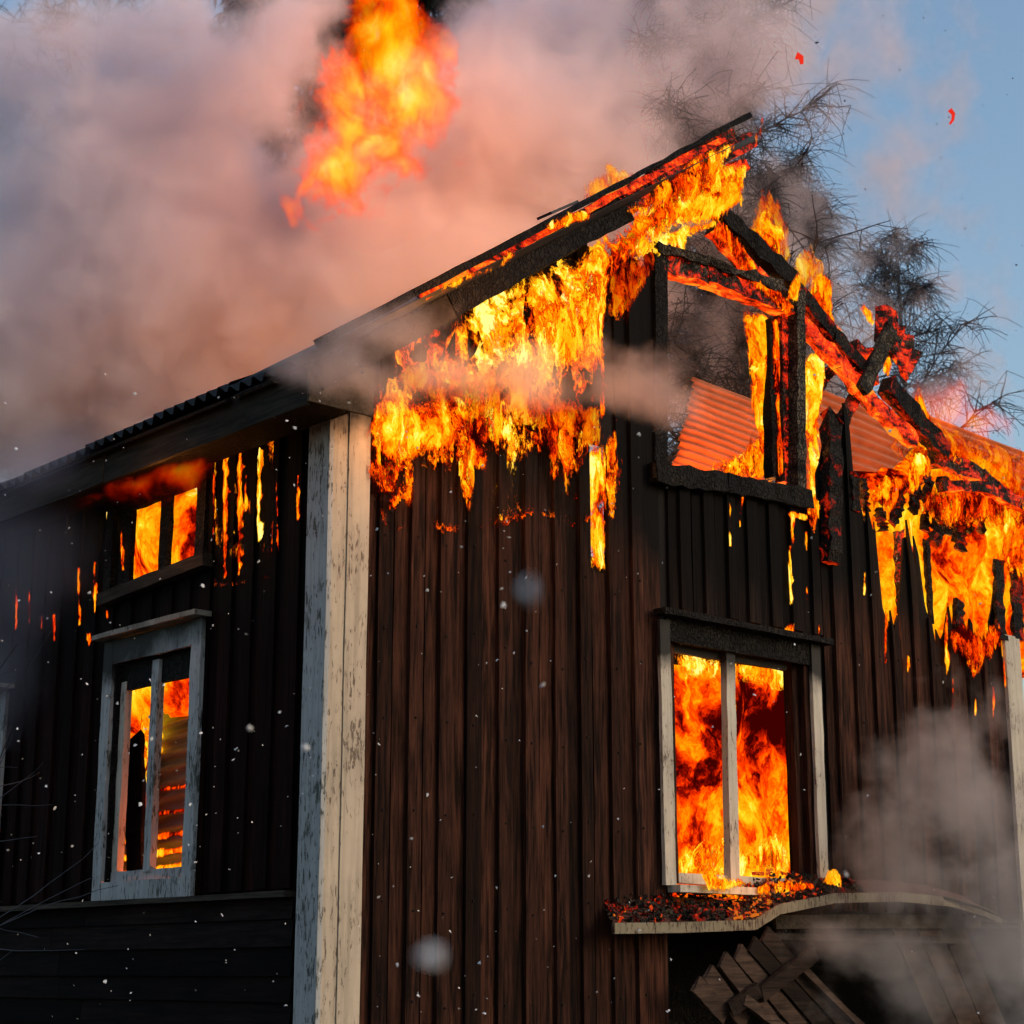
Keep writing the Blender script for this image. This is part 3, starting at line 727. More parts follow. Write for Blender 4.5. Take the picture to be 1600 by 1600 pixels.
# ------------------------------------------------------------------ flames: closed lumpy bodies with real thickness
def flame(name, polys, mat, off=0.0, plane='G', thick=.10, heat=.55, hots=(), edge=.12, cell=.03, rag=.05, label=None, cat='flame', group=None, lump=.5, grad=0.0, holes=(), seed=0.0, parent=None, cover=1.0, dense=(), er=.6):
    """polys: outlines met on the plane at 'off'; heat and hots say where the fire burns yellow"""
    pr = (lambda x_, y_: G(x_, y_, off)) if plane == 'G' else (lambda x_, y_: L(x_, y_, off))
    ax = 0 if plane == 'G' else 1
    PL = [np.array([(pr(*q)[ax], pr(*q)[2]) for q in poly]) for poly in polys]
    allp = np.concatenate(PL); lo = allp.min(0)-cell*2; hi = allp.max(0)+cell*2
    nu = int((hi[0]-lo[0])/cell)+2; nv = int((hi[1]-lo[1])/cell)+2
    U, V = np.meshgrid(lo[0]+np.arange(nu)*cell, lo[1]+np.arange(nv)*cell)
    D = np.full(U.shape, -9.0)
    for poly in PL:
        inside = np.zeros(U.shape, bool); dm = np.full(U.shape, 1e9)
        for (x0, z0), (x1, z1) in zip(poly, np.roll(poly, -1, 0)):
            cnd = ((z0 > V) != (z1 > V)) & (U < (x1-x0)*(V-z0)/(z1-z0+1e-12)+x0); inside ^= cnd
            ex, ez = x1-x0, z1-z0; t = np.clip(((U-x0)*ex+(V-z0)*ez)/(ex*ex+ez*ez+1e-12), 0, 1)
            dm = np.minimum(dm, np.hypot(U-(x0+t*ex), V-(z0+t*ez)))
        D = np.maximum(D, np.where(inside, dm, -dm))
    H = np.full(U.shape, heat)
    pm = 1.0
    if grad: H += grad*(V-V.mean())
    for hx, hy, hr, dh in hots:
        c = pr(hx, hy); r = (pr(hx+hr, hy)-c).length
        H += dh*np.exp(-((U-c[ax])**2+(V-c[2])**2)/(r*r))
    for hx, hy, hr, dh in holes:
        c = pr(hx, hy); r = (pr(hx+hr, hy)-c).length
        D -= dh*np.exp(-((U-c[ax])**2+(V-c[2])**2)/(r*r))
    CV = np.full(U.shape, cover)
    for hx, hy, hr, dh in dense:
        c = pr(hx, hy); r = (pr(hx+hr, hy)-c).length
        CV += dh*np.exp(-((U-c[ax])**2+(V-c[2])**2)/(r*r))
    edge = max(edge, D.max()*er)
    nz_ = np.zeros(U.shape); nt_ = np.zeros(U.shape)
    for j in range(nv):
        for i in range(nu):
            if D[j, i] > -rag*3:
                p = Vector((U[j, i]*3.5+seed, off*2, V[j, i]*2.2))
                nz_[j, i] = mnoise.noise(p)+.5*mnoise.noise(p*2.3)
                nt_[j, i] = mnoise.noise(p*.8+Vector((9, 9, 9)))
    D = D+nz_*rag
    idx = -np.ones(U.shape, int); keep = D > -cell
    P = []; mk = []; ht = []; back = {}
    inner = D > 0
    for j in range(nv):
        for i in range(nu):
            if keep[j, i]:
                d = max(D[j, i], 0); t = thick*min(1, (d/.2))**.5
                o_ = off+nt_[j, i]*thick*lump
                idx[j, i] = len(P)
                P.append((U[j, i], o_-t/2, V[j, i]) if ax == 0 else (o_-t/2, U[j, i], V[j, i])); mk.append(min(1, max(0, D[j, i])/edge)*min(1.3, CV[j, i])); ht.append(H[j, i])
                if inner[j, i]:
                    back[j, i] = len(P)
                    P.append((U[j, i], o_+t/2, V[j, i]) if ax == 0 else (o_+t/2, U[j, i], V[j, i])); mk.append(mk[-1]); ht.append(ht[-1])
    fs = []
    for j in range(nv-1):
        for i in range(nu-1):
            q = [(j, i), (j, i+1), (j+1, i+1), (j+1, i)]
            if all(keep[a] for a in q) and any(inner[a] for a in q):
                f = [int(idx[a]) for a in q]; g_ = [int(back.get(a, idx[a])) for a in q]
                fs.append(tuple(f) if ax == 0 else tuple(reversed(f)))
                if f != g_: fs.append(tuple(reversed(g_)) if ax == 0 else tuple(g_))
    if not fs: return None
    b = MB(); b.v = P; b.f = fs
    o = b.build(name, mat, parent, {'mask': mk, 'hotness': ht}, smooth=True)
    me = o.data
    if parent is None: tag(o, label, cat, group)
    return o

FM = {
 'roar': fire_mat('roaring_fire', 4.2, .62, .24, 5.2, .46, 2.9, 1.0, fill=.10),
 'roar2': fire_mat('roaring_fire_near', 5.5, .50, .24, 5.5, .35, 2.4, 1.0, fill=-.30, seed=5),
 'lick': fire_mat('licking_fire', 8.5, .42, .20, 4.8, .55, 2.6, 1.0, fill=.12, seed=2.0),
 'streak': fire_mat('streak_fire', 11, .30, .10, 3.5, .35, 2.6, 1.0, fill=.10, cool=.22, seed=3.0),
 'room': fire_mat('room_fire', 3.6, .7, .22, .8, .2, 2.3, .95, fill=.9, cool=.22, seed=4.0),
 'soft': fire_mat('soft_fire', 1.15, .7, .5, 1.3, .40, 1.5, .9, fill=.05, seed=6.0, amax=.92),
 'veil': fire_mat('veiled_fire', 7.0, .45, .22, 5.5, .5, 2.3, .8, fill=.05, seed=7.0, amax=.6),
 'eave': fire_mat('eave_glow', 3.0, 1.0, .35, 1.6, .6, .9, .55, fill=-.05, seed=8.0, amax=.45, detail=5),
}
fg = 'flames on the gable'
flame('flame', [[(600,545),(660,512),(760,462),(860,412),(945,368),(1010,305),(1060,275),(1120,252),(1160,265),(1158,318),(1115,340),(1065,345),(1030,368),(1002,400),(972,430),(950,470),(944,560),(940,640),(905,655),(868,640),(830,605),(780,590),(720,598),(660,585),(622,590)]],
      FM['roar'], -.13, thick=.16, heat=.58, edge=.16, cell=.025, rag=.05, er=0, cover=.92, dense=[(700,600,90,-.45),(850,610,90,-.40),(925,620,50,-.4),(620,570,60,-.4),(780,575,60,-.2)],
      hots=[(880,420,60,.16),(800,490,70,.16),(750,520,50,.1),(960,390,40,.14),(1030,330,50,.12),(900,520,50,.10),(620,550,50,-.28),(850,460,25,-.1),(870,500,22,-.3),(1120,300,30,.05),(700,545,40,-.12),(1050,290,25,-.2),(940,560,30,-.05)],
      label='big yellow flame under the left rake, from smoky veil to roof ridge', group=fg)
flame('flame', [[(720,500),(860,430),(945,385),(955,470),(925,520),(930,600),(880,590),(820,560),(760,560)], [(975,360),(1060,300),(1140,280),(1150,310),(1080,335),(1010,380)]],
      FM['roar2'], -.26, thick=.10, heat=.66, edge=.12, cell=.03, rag=.06, hots=[(820,510,60,.12)], label='bright wispy flame standing proud of the big gable flame', group=fg, seed=4)
flame('flame', [[(575,610),(600,602),(640,600),(672,628),(716,622),(742,646),(728,690),(700,712),(668,722),(655,770),(640,800),(628,780),(612,800),(590,790),(578,740),(572,680)]],
      FM['roar'], -.10, thick=.10, heat=.52, edge=.10, cell=.02, rag=.035, er=.5, dense=[(600,770,50,-.35),(720,680,30,-.2)], hots=[(640,680,26,.34),(610,640,25,.14),(600,760,30,-.1)], label='flame curling round the cream corner board top', group=fg)
flame('flame', [[(600,575),(680,560),(760,560),(840,590),(905,625),(935,640),(938,700),(900,690),(860,668),(820,655),(770,650),(720,655),(680,640),(640,612),(600,600)]],
      FM['veil'], -.12, thick=.12, heat=.52, edge=.08, cell=.025, rag=.05, label='orange flame half hidden in pink smoke on the boards', group=fg)
flame('flame', [[(576,600),(700,575),(850,580),(948,600),(975,700),(965,800),(900,820),(830,800),(760,830),(690,830),(600,820),(574,740)]], FM['lick'], -.085, thick=.06, heat=.40, edge=.08, cell=.02, rag=.03, er=.2, cover=-.75, grad=.25,
      dense=[(x_, y_, r_*1.0, d_+.75) for x_, y_, r_, d_ in [(620,650,60,.5),(600,750,26,.3),(640,780,14,.2),(728,700,20,.4),(726,780,13,.3),(700,645,40,.35),(765,655,42,.45),(745,720,12,.3),(800,700,16,.15),(845,690,16,.15),(868,740,10,.2),(862,640,30,.35),(895,715,22,.4),(905,780,10,.25),(930,690,20,.3),(955,750,12,.4),(820,620,60,.2),(690,720,16,.1)]],
      hots=[(625,680,30,.25),(600,640,30,.15),(770,655,30,.15),(720,780,30,-.1),(860,760,40,-.1),(800,600,80,.1)], label='broken patchy flames licking over the dark gable boards', group=fg)
TG = [(728,650,815,13,.46,'flame tongue right of the corner curl, over dark boards'), (752,640,700,16,.6,'yellow hooked flame tongue high on the boards'),
      (865,640,740,13,.42,'flame tongue left of the slot fire'), (882,650,780,14,.5,'broad flame tongue leaning to the slot'), (955,690,830,11,.55,'flame tongue on the right edge of the slot'), (640,720,800,9,.48,'small drip of flame at lower left gable')]
for k, (cx, y0, y1, w, h, lb) in enumerate(TG):
    pts = [(cx-w*.5, y0), (cx+w*.4, y0-12), (cx+w, y0+(y1-y0)*.3), (cx+w*.75, y0+(y1-y0)*.65), (cx+w*.2, y1), (cx-w*.4, y0+(y1-y0)*.75), (cx-w, y0+(y1-y0)*.35)]
    flame('flame', [pts], FM['lick'], -.09-.01*(k % 3), thick=.05, heat=h+.06, edge=.045, cell=.016, rag=.03, label=lb, group=fg, seed=k*2.1)
flame('flame', [[(928,700),(945,696),(952,740),(950,800),(948,850),(946,888),(922,890),(920,850),(918,800),(915,750),(890,735),(900,718)]], FM['streak'], -.03, thick=.05, heat=.72, edge=.03, cell=.014, rag=.02, hots=[(934,860,30,.2)],
      holes=[(933,755,8,.06),(933,790,7,.04)], label='yellow fire filling the narrow burnt slot in the boards', group=fg)
flame('flame', [[(938,560),(944,560),(946,640),(941,660),(937,640)]], FM['streak'], -.10, thick=.03, heat=.55, edge=.015, cell=.012, rag=.006, label='thin glowing edge left of the attic window post', group=fg)
flame('flame', [[(985,330),(1030,285),(1075,255),(1115,232),(1150,212),(1150,235),(1130,255),(1165,262),(1160,285),(1120,300),(1060,320),(1010,345)]], FM['lick'], -.40, thick=.08, heat=.55, edge=.06, cell=.02, rag=.04, er=.3, cover=.75, label='orange flames wrapping the pointed boards at the ridge', group=fg)
flame('flame', [[(1000,345),(1040,295),(1090,268),(1150,262),(1166,285),(1158,325),(1120,348),(1060,352),(1020,372)]], FM['roar'], -.20, thick=.12, heat=.60, edge=.08, cell=.02, rag=.04, er=.35, label='bright fire knot where the two roof slopes meet', group=fg)
# above and inside the attic opening
flame('flame', [[(1020,392),(1030,372),(1060,352),(1100,342),(1120,338),(1122,356),(1100,366),(1078,372),(1070,392),(1048,385),(1030,402)]], FM['roar'], -.05, thick=.08, heat=.82, edge=.05, cell=.018, rag=.03, label='bright yellow flame in the peak over the collar beam', group=fg)
flame('flame', [[(955,425),(1010,385),(1025,395),(1018,430),(1000,470),(975,500),(955,490)]], FM['veil'], -.11, thick=.08, heat=.42, edge=.08, cell=.02, rag=.04, label='smoky orange flame left of the attic window top', group=fg)
flame('flame', [[(1160,478),(1178,486),(1200,490),(1208,600),(1212,740),(1196,748),(1188,700),(1178,640),(1168,570),(1160,520)]], FM['roar'], .16, thick=.12, heat=.80, edge=.05, cell=.02, rag=.03, label='yellow flame up the right jamb of the attic window', group=fg)
flame('flame', [[(1165,440),(1190,428),(1210,440),(1200,458),(1170,455)]], FM['roar'], .12, thick=.06, heat=.7, edge=.04, cell=.02, rag=.02, label='small flame where rafter meets collar beam', group=fg)
flame('flame', [[(1075,735),(1120,722),(1160,700),(1180,660),(1200,700),(1222,720),(1225,760),(1150,752)]], FM['lick'], .6, thick=.2, heat=.58, edge=.10, cell=.03, rag=.05, label='low orange flame behind the attic window sill', group=fg)
flame('flame', [[(1206,500),(1216,500),(1224,600),(1228,740),(1214,745),(1209,620)]], FM['streak'], .05, thick=.04, heat=.55, edge=.02, cell=.014, rag=.012, label='glow between the two charred window posts', group=fg)
# above the rafter
rg = 'flames on the right rafter'
flame('flame', [[(1165,375),(1180,330),(1190,300),(1200,275),(1206,300),(1222,320),(1232,360),(1236,400),(1215,430),(1190,410)]], FM['veil'], .14, thick=.12, heat=.62, edge=.06, cell=.02, rag=.05, er=.5, label='tall see-through flame behind the pointed one on the rafter', group=rg)
flame('flame', [[(1240,470),(1262,455),(1285,420),(1300,440),(1296,490),(1320,530),(1345,575),(1330,585),(1290,540)]], FM['lick'], .10, thick=.10, heat=.52, edge=.06, cell=.02, rag=.05, er=.5, label='flame creeping along the top of the middle rafter', group=rg)
flame('flame', [[(1395,640),(1420,625),(1440,600),(1452,640),(1480,690),(1500,720),(1470,725),(1430,690)]], FM['lick'], .10, thick=.10, heat=.50, edge=.06, cell=.02, rag=.05, er=.5, label='flame along the lower end of the right rafter', group=rg)
flame('flame', [[(1110,355),(1130,345),(1185,420),(1240,480),(1232,492),(1170,440)]], FM['lick'], -.06, thick=.04, heat=.36, edge=.04, cell=.016, rag=.02, er=.5, label='small red flames under the upper right rafter', group=rg)
flame('flame', [[(1172,382),(1185,350),(1196,322),(1204,330),(1208,352),(1224,348),(1226,372),(1216,400),(1212,425),(1192,415)]], FM['roar'], .05, thick=.10, heat=.74, edge=.05, cell=.018, rag=.03, label='pointed yellow flame on the bare right rafter', group=rg)
flame('flame', [[(1232,440),(1246,405),(1258,385),(1268,378),(1274,400),(1290,412),(1284,440),(1262,455),(1250,462)]], FM['veil'], .05, thick=.10, heat=.62, edge=.05, cell=.018, rag=.03, label='pale orange flame above the charred post top', group=rg)
flame('flame', [[(1228,470),(1236,440),(1246,425),(1250,448),(1246,470)]], FM['lick'], -.10, thick=.05, heat=.75, edge=.03, cell=.014, rag=.02, label='little flame on the tip of the charred post', group=rg)
flame('flame', [[(1338,482),(1346,462),(1352,475),(1364,488),(1366,508),(1358,512)]], FM['lick'], .05, thick=.05, heat=.85, edge=.03, cell=.014, rag=.02, label='pale flame at the broken board cross', group=rg)
flame('flame', [[(1380,560),(1390,552),(1398,572),(1388,592),(1378,580)]], FM['lick'], .0, thick=.05, heat=.75, edge=.03, cell=.014, rag=.02, label='small flame inside the broken board cross', group=rg)
flame('flame', [[(1255,560),(1275,545),(1290,552),(1288,580),(1282,640),(1282,720),(1276,790),(1264,790),(1262,700),(1258,640)]], FM['roar'], .12, thick=.10, heat=.72, edge=.05, cell=.018, rag=.03, label='upright flame between charred post and burnt stump', group=rg)
flame('flame', [[(1262,800),(1272,770),(1280,790),(1278,815),(1272,835),(1266,820)]], FM['lick'], -.09, thick=.04, heat=.5, edge=.03, cell=.014, rag=.015, label='red flame low beside the burnt stump', group=rg)
for q, lb in (((1185,205,10,28), 'faint torn flame highest above the ridge'), ((1150,275,9,18), 'faint flame off the second ridge board')):
    cx, cy_, w, h = q
    flame('flame', [[(cx-w,cy_+h),(cx-w*.3,cy_),(cx+w*.7,cy_-h),(cx+w,cy_-h*.3),(cx+w*.3,cy_+h*.5)]], FM['veil'], -.1, thick=.05, heat=.5, edge=.05, cell=.02, rag=.03, label=lb, group=rg)
flame('flame', [[(905,318),(915,290),(935,272),(950,255),(962,270),(985,262),(992,285),(1010,282),(990,300),(955,310),(920,325)]], FM['veil'], .15, thick=.12, heat=.62, edge=.06, cell=.022, rag=.04, label='thin flame breaking through above the left rake', group='flames on the left rake')
for k, (a, c, lb) in enumerate((((780,418),(806,392), 'small flame curl on the middle barge board'), ((850,360),(925,330), 'flame running along the verge near the lifted sheet'), ((690,455),(770,415), 'thin ember flame on the verge, lower part'))):
    flame('flame', [[(a[0],a[1]+4),(a[0]+4,a[1]-8),((a[0]+c[0])/2,(a[1]+c[1])/2-12),(c[0],c[1]-2),(c[0]+2,c[1]+10),((a[0]+c[0])/2,(a[1]+c[1])/2+6)]], FM['lick'], -.44, thick=.04, heat=.66, edge=.035, cell=.014, rag=.02, label=lb, group='flames on the left rake', seed=k)

# right side burn
bgp = 'flames in the burnt out right corner'
flame('flame', [[(1325,760),(1345,735),(1400,735),(1440,700),(1475,690),(1560,740),(1612,780),(1614,900),(1612,1060),(1560,1050),(1470,1030),(1375,1000),(1340,930),(1330,850)]],
      FM['room'], .75, thick=.5, heat=.60, edge=.12, cell=.045, rag=.04, hots=[(1500,860,60,.24),(1390,860,35,.16),(1400,920,40,.15),(1510,930,40,.12),(1570,830,40,-.12),(1480,790,60,-.25),(1580,960,40,-.25),(1370,770,25,.15)], label='wide yellow fire seen through the ragged hole at right', group=bgp)
flame('flame', [[(1362,770),(1385,745),(1415,735),(1432,705),(1450,712),(1456,740),(1440,770),(1410,790),(1390,810),(1365,800)]], FM['roar'], -.12, thick=.10, heat=.68, edge=.06, cell=.02, rag=.04, label='yellow flame over the fallen batten at right', group=bgp)
flame('flame', [[(1562,820),(1580,790),(1606,772),(1614,780),(1614,900),(1600,910),(1575,890),(1562,860)]], FM['roar'], -.12, thick=.10, heat=.70, edge=.07, cell=.02, rag=.04, hots=[(1590,850,25,.12)], label='yellow flame at the far right corner under the beams', group=bgp)
flame('flame', [[(1330,800),(1340,770),(1352,800),(1350,880),(1358,930),(1348,940),(1338,900)]], FM['lick'], .0, thick=.06, heat=.5, edge=.04, cell=.016, rag=.03, label='red flame along the left lip of the ragged hole', group=bgp)
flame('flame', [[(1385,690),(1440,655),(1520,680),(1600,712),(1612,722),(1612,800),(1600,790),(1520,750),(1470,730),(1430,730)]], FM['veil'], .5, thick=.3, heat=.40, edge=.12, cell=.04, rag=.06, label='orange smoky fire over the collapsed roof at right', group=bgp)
flame('flame', [[(1450,760),(1490,740),(1560,760),(1600,800),(1590,850),(1540,820),(1480,830),(1440,800)]], FM['lick'], .05, thick=.1, heat=.38, edge=.08, cell=.025, rag=.05, label='dark red fire among the fallen beams', group=bgp)
flame('flame', [[(1480,990),(1500,960),(1530,985),(1570,970),(1570,1010),(1540,1030),(1520,1060),(1505,1030),(1488,1020)]], FM['lick'], -.08, thick=.05, heat=.24, edge=.05, cell=.018, rag=.03, label='red embers fire on the lower lip of the right hole', group=bgp)
# narrow streaks of fire in the joints
ST = [('G',1140,785,852,3,.6,'straight bright streak below the attic sill'),('G',1159,770,800,4,.6,'short crooked streak below the attic sill'),('G',1157,795,825,3,.5,'dim end of the crooked streak below the attic sill'),
 ('G',1238,800,862,5,.75,'upper part of the long streak above the gable window cornice'),('G',1235,850,945,5,.8,'brightest long streak above the right end of the gable window cornice'),('G',1259,830,860,3,.5,'tiny streak right of the long one above the gable window'),('G',1260,915,940,3,.4,'red spot in the joint over the gable window corner'),
 ('G',1350,893,930,3,.7,'short bright streak left of the ragged hole'),('G',1383,950,1050,4,.6,'long thin streak hanging from the left of the ragged hole'),('G',1480,940,1060,6,.55,'long streak hanging from the middle of the ragged hole'),('G',1489,1060,1120,4,.5,'thin lower end of the middle hanging streak'),('G',1561,900,980,5,.7,'bright streak in the burnt board right of the hole'),
 ('G',1519,1020,1060,4,.5,'short streak under the lowest lip of the hole'),('G',1551,1070,1130,3,.45,'low thin streak near the right corner board'),('G',1523,1090,1120,3,.45,'small low ember streak left of the one by the right corner'),('G',1419,1025,1050,3,.4,'dim red tick on the boards below the hole'),('G',1570,1000,1075,4,.5,'streak just left of the far right corner board'),('G',1281,975,1000,3,.4,'red tick right of the gable window cornice'),('G',1255,700,740,4,.7,'short streak beside the attic window post'),
 ('L',350,675,905,9,.66,'tall broken streak nearest the low attic window'),('L',373,665,900,10,.66,'tall ragged streak second from the low attic window'),('L',405,700,848,9,.9,'widest bright yellow streak under the eave'),('L',384,740,800,5,.6,'small streak left of the widest yellow one'),('L',334,740,850,3,.35,'faint red line along the low attic window jamb'),('L',432,750,865,3,.42,'thin dotted streak right of the widest yellow one'),('L',465,742,825,4,.6,'thin streak closest to the blue grey corner board'),
 ('L',490,640,668,6,.5,'small flame just under the barge board foot'),('L',487,690,708,6,.5,'spot of flame above the blue grey corner board'),('L',167,800,938,5,.78,'bright streak left of the low attic window'),('L',148,875,958,5,.62,'broken streak left of the bright one by the low attic window'),('L',122,885,978,4,.7,'thin even streak over the white window left edge'),('L',83,960,1002,4,.45,'low ember streak between the two lower windows'),
 ('L',24,920,1000,3,.36,'leftmost faint streak in the violet smoke'),('L',46,925,980,2,.25,'faintest streak beside the leftmost one'),('L',66,960,990,2,.25,'faint low streak third from the left'),('L',190,820,890,4,.4,'dim red streak against the low attic window sash'),('L',138,990,1010,4,.4,'red dot above the white window cornice, left end'),('L',166,950,968,6,.45,'red ember under the sill of the low attic window')]
for k, (pl, cx, y0, y1, w, h, lb) in enumerate(ST):
    w *= .62; nseg = max(3, int((y1-y0)/9)); lf = []; rt_ = []
    for i in range(nseg+1):
        q = i/nseg; env = (math.sin(math.pi*min(1, max(0, .08+.88*q)))**.5)*(.55+.55*random.random()); cxx = cx+math.sin(q*3+k)*w*.25
        yy_ = y0+(y1-y0)*q; lf.append((cxx-w*env*.75, yy_)); rt_.append((cxx+w*env+(w*.9 if random.random() < .3 else 0), yy_+rnd(-2, 2)))
    flame('flame_streak', [lf+rt_[::-1]], FM['streak'], -.066 if pl == 'G' else -.060, pl, thick=.02, heat=h+.1, edge=.012, cell=.0085, rag=.006,
          label=lb+(' on the gable' if pl == 'G' and 'gable' not in lb else ''), cat='flame', group='streaks of fire in the board joints', seed=k*1.7)
flame('flame', [[(335,655),(425,640),(430,760),(420,900),(335,915)]], FM['lick'], -.062, 'L', thick=.04, heat=.42, edge=.05, cell=.016, rag=.02, er=.2, cover=-.9, dense=[(350,700,14,1.1),(372,690,12,1.1),(365,770,14,.9),(388,790,10,1.0),(352,830,14,1.1),(372,860,10,1.1),(410,690,14,.9),(408,860,9,1.0)], label='ragged licking fire around the tall streaks of the long wall')
flame('flame', [[(1232,802),(1240,798),(1262,806),(1262,812),(1244,810),(1238,816)]], FM['streak'], -.066, thick=.02, heat=.6, edge=.015, cell=.01, rag=.005, label='bent line of fire at the top of the central joint', group=fg)
flame('flame', [[(1208,990),(1225,985),(1238,968),(1246,992),(1240,996)]], FM['lick'], -.13, thick=.04, heat=.5, edge=.02, cell=.012, rag=.01, label='small red flame on the gable window cornice', group=fg)
# fire in the rooms
flame('flame', [[(1020,1000),(1250,1000),(1250,1400),(1020,1400)]], FM['room'], .75, thick=.4, heat=.44, edge=.05, cell=.035, rag=.0,
      hots=[(1090,1330,50,.30),(1190,1340,60,.38),(1195,1200,32,.35),(1195,1270,40,.25),(1095,1120,70,-.16),(1075,1220,45,-.05),(1185,1110,34,-.36),(1100,1030,40,.22),(1200,1040,30,.15),(1130,1150,12,.25),(1135,1280,14,.25)], label='roaring fire in the room behind the gable window')
flame('flame', [[(1060,1022),(1145,1030),(1228,1040),(1230,1080),(1190,1070),(1150,1062),(1146,1120),(1134,1120),(1130,1062),(1090,1055),(1062,1060)],[(1130,1120),(1145,1120),(1147,1360),(1120,1360),(1132,1240)],[(1055,1370),(1060,1330),(1100,1310),(1140,1330),(1225,1300),(1240,1370)]], FM['lick'], .3, thick=.1, heat=.72, edge=.05, cell=.02, rag=.03, label='yellow flame curling round the gable window sashes')
flame('flame', [[(190,780),(325,760),(325,905),(190,940)]], FM['room'], .45, 'L', thick=.3, heat=.74, edge=.05, cell=.03, rag=0, hots=[(240,880,14,-.15)], label='yellow fire in the low attic window of the long wall')
flame('flame', [[(185,1000),(315,980),(315,1110),(285,1120),(262,1110),(250,1115),(242,1180),(215,1150),(190,1150)]], FM['room'], .45, 'L', thick=.25, heat=.72, edge=.06, cell=.03, rag=.03, hots=[(275,1040,25,.15),(230,1070,15,.12),(210,1110,20,-.25),(300,1075,20,-.2)], label='orange fire at the top of the white framed window')
flame('flame', [[(225,1110),(238,1100),(242,1150),(236,1200),(240,1250),(228,1275),(214,1270),(212,1240),(222,1210),(226,1160)]], FM['lick'], .30, 'L', thick=.12, heat=.55, edge=.05, cell=.02, rag=.03, label='red flame behind the left sash of the white window')
flame('flame', [[(150,1100),(350,1060),(350,1400),(150,1420)]], FM['room'], 1.1, 'L', thick=.2, heat=.30, grad=-.30, edge=.05, cell=.05, rag=0, label='dull fire glow deep in the room behind the hanging sheet')
flame('flame', [[(128,764),(150,752),(180,738),(182,742),(155,758),(132,768)]], FM['streak'], -.25, 'L', thick=.02, heat=.4, edge=.015, cell=.012, rag=.0, label='thin red flame line under the eave')
for k, (y0, y1, h, lb) in enumerate(((1352,1364,.62,'lowest added firelight strip on the hanging sheet, near the white window sill'), (1327,1339,.60,'second added firelight strip up from the white window sill'), (1302,1313,.48,'third added firelight strip up, over the grey hanging sheet'), (1268,1276,.34,'dull red firelight strip added high on the hanging sheet'), (1232,1239,.28,'faint red firelight strip added highest on the hanging sheet'))):
    flame('flame', [[(150,y0+14),(340,y0-14),(340,y1-14),(150,y1+14)]], FM['streak'], .40, 'L', thick=.02, heat=h+.12, edge=.012, cell=.011, rag=.004, label=lb, group='added firelight strips in front of the hanging sheet', seed=k)  # added glowing strips stand in for orange firelight bands on the sheet
# canopy fire
flame('flame', [[(1095,1368),(1108,1352),(1120,1366),(1140,1372),(1155,1368),(1162,1378),(1150,1390),(1125,1392),(1105,1388)]], FM['lick'], -.20, thick=.08, heat=.72, edge=.03, cell=.014, rag=.02, label='yellow flame on the canopy rubble below the mullion', group='flames on the canopy')
flame('flame', [[(1180,1388),(1200,1378),(1240,1378),(1270,1380),(1272,1390),(1230,1396),(1190,1398)]], FM['lick'], -.20, thick=.06, heat=.50, edge=.03, cell=.014, rag=.02, label='low red flame along the canopy rubble', group='flames on the canopy')
flame('flame', [[(1284,1378),(1292,1362),(1304,1358),(1312,1372),(1312,1384),(1296,1386)]], FM['lick'], -.20, thick=.06, heat=.74, edge=.025, cell=.012, rag=.015, label='small yellow flame at the right end of the rubble', group='flames on the canopy')
# the great flame torn loose above the roof
def fire_volume(name, blobs, label, nscale=.9, warp=.9, namp=1.6, soft=.12, glow=6.0, thick=3.0, heat=.2, step=.12, stretch=(1, 1, .7), detail=5):
    """a body of burning gas: emission and absorption fill the volume"""
    g = N(name+'_gas'); ps = g.nd('NewGeometry').outputs['Position']; v = g.mapping(ps, stretch)
    w = g.noise(v, nscale, 3, .55)
    v2 = g.nd('VectorMath', {0: v, 1: g.nd('VectorMath', {0: w.outputs['Color'], 3: warp}, operation='SCALE').outputs[0]}, operation='ADD').outputs[0]
    n = g.noise(v2, nscale*1.7, detail, .62).outputs[0]; acc = None
    for c, r, wt in blobs:
        d = g.nd('VectorMath', {0: g.nd('VectorMath', {0: ps, 1: tuple(c)}, operation='SUBTRACT').outputs[0], 1: tuple(r)}, operation='DIVIDE').outputs[0]
        f = g.math('MULTIPLY', g.math('SUBTRACT', 1.0, g.nd('VectorMath', {0: d}, operation='LENGTH').outputs[1]), wt)
        acc = f if acc is None else g.nd('Math', {0: acc, 1: f, 2: .2}, operation='SMOOTH_MAX').outputs[0]
    fl = g.math('ADD', acc, g.math('MULTIPLY', g.math('SUBTRACT', n, .5), namp))
    e = g.rng(fl, .05, .05+soft, 0, 1, smooth=True)
    col = g.ramp(g.math('ADD', g.math('MULTIPLY', fl, .75), heat), FIRE)
    ab = g.nd('VolumeAbsorption', {'Color': (0, 0, 0, 1), 'Density': g.math('MULTIPLY', e, thick)})
    em = g.nd('Emission', {'Color': col, 'Strength': g.math('MULTIPLY', e, glow)})
    ad = g.nd('AddShader', {0: ab.outputs[0], 1: em.outputs[0]}); g.lk(ad.outputs[0], g.out.inputs['Volume'])
    try: g.m.cycles.volume_step_rate = step
    except Exception: pass
    lo = [min(c[i]-r[i]*1.25 for c, r, _ in blobs) for i in range(3)]; hi = [max(c[i]+r[i]*1.25 for c, r, _ in blobs) for i in range(3)]
    b = MB(); b.box(lo, hi); return tag(b.build(name, g.m), label, 'flame')
def bl(px, py, t, rx, ry, rz, w=1.0): return (Q(px, py, t), (rx, ry, rz), w)
TD = 19.0
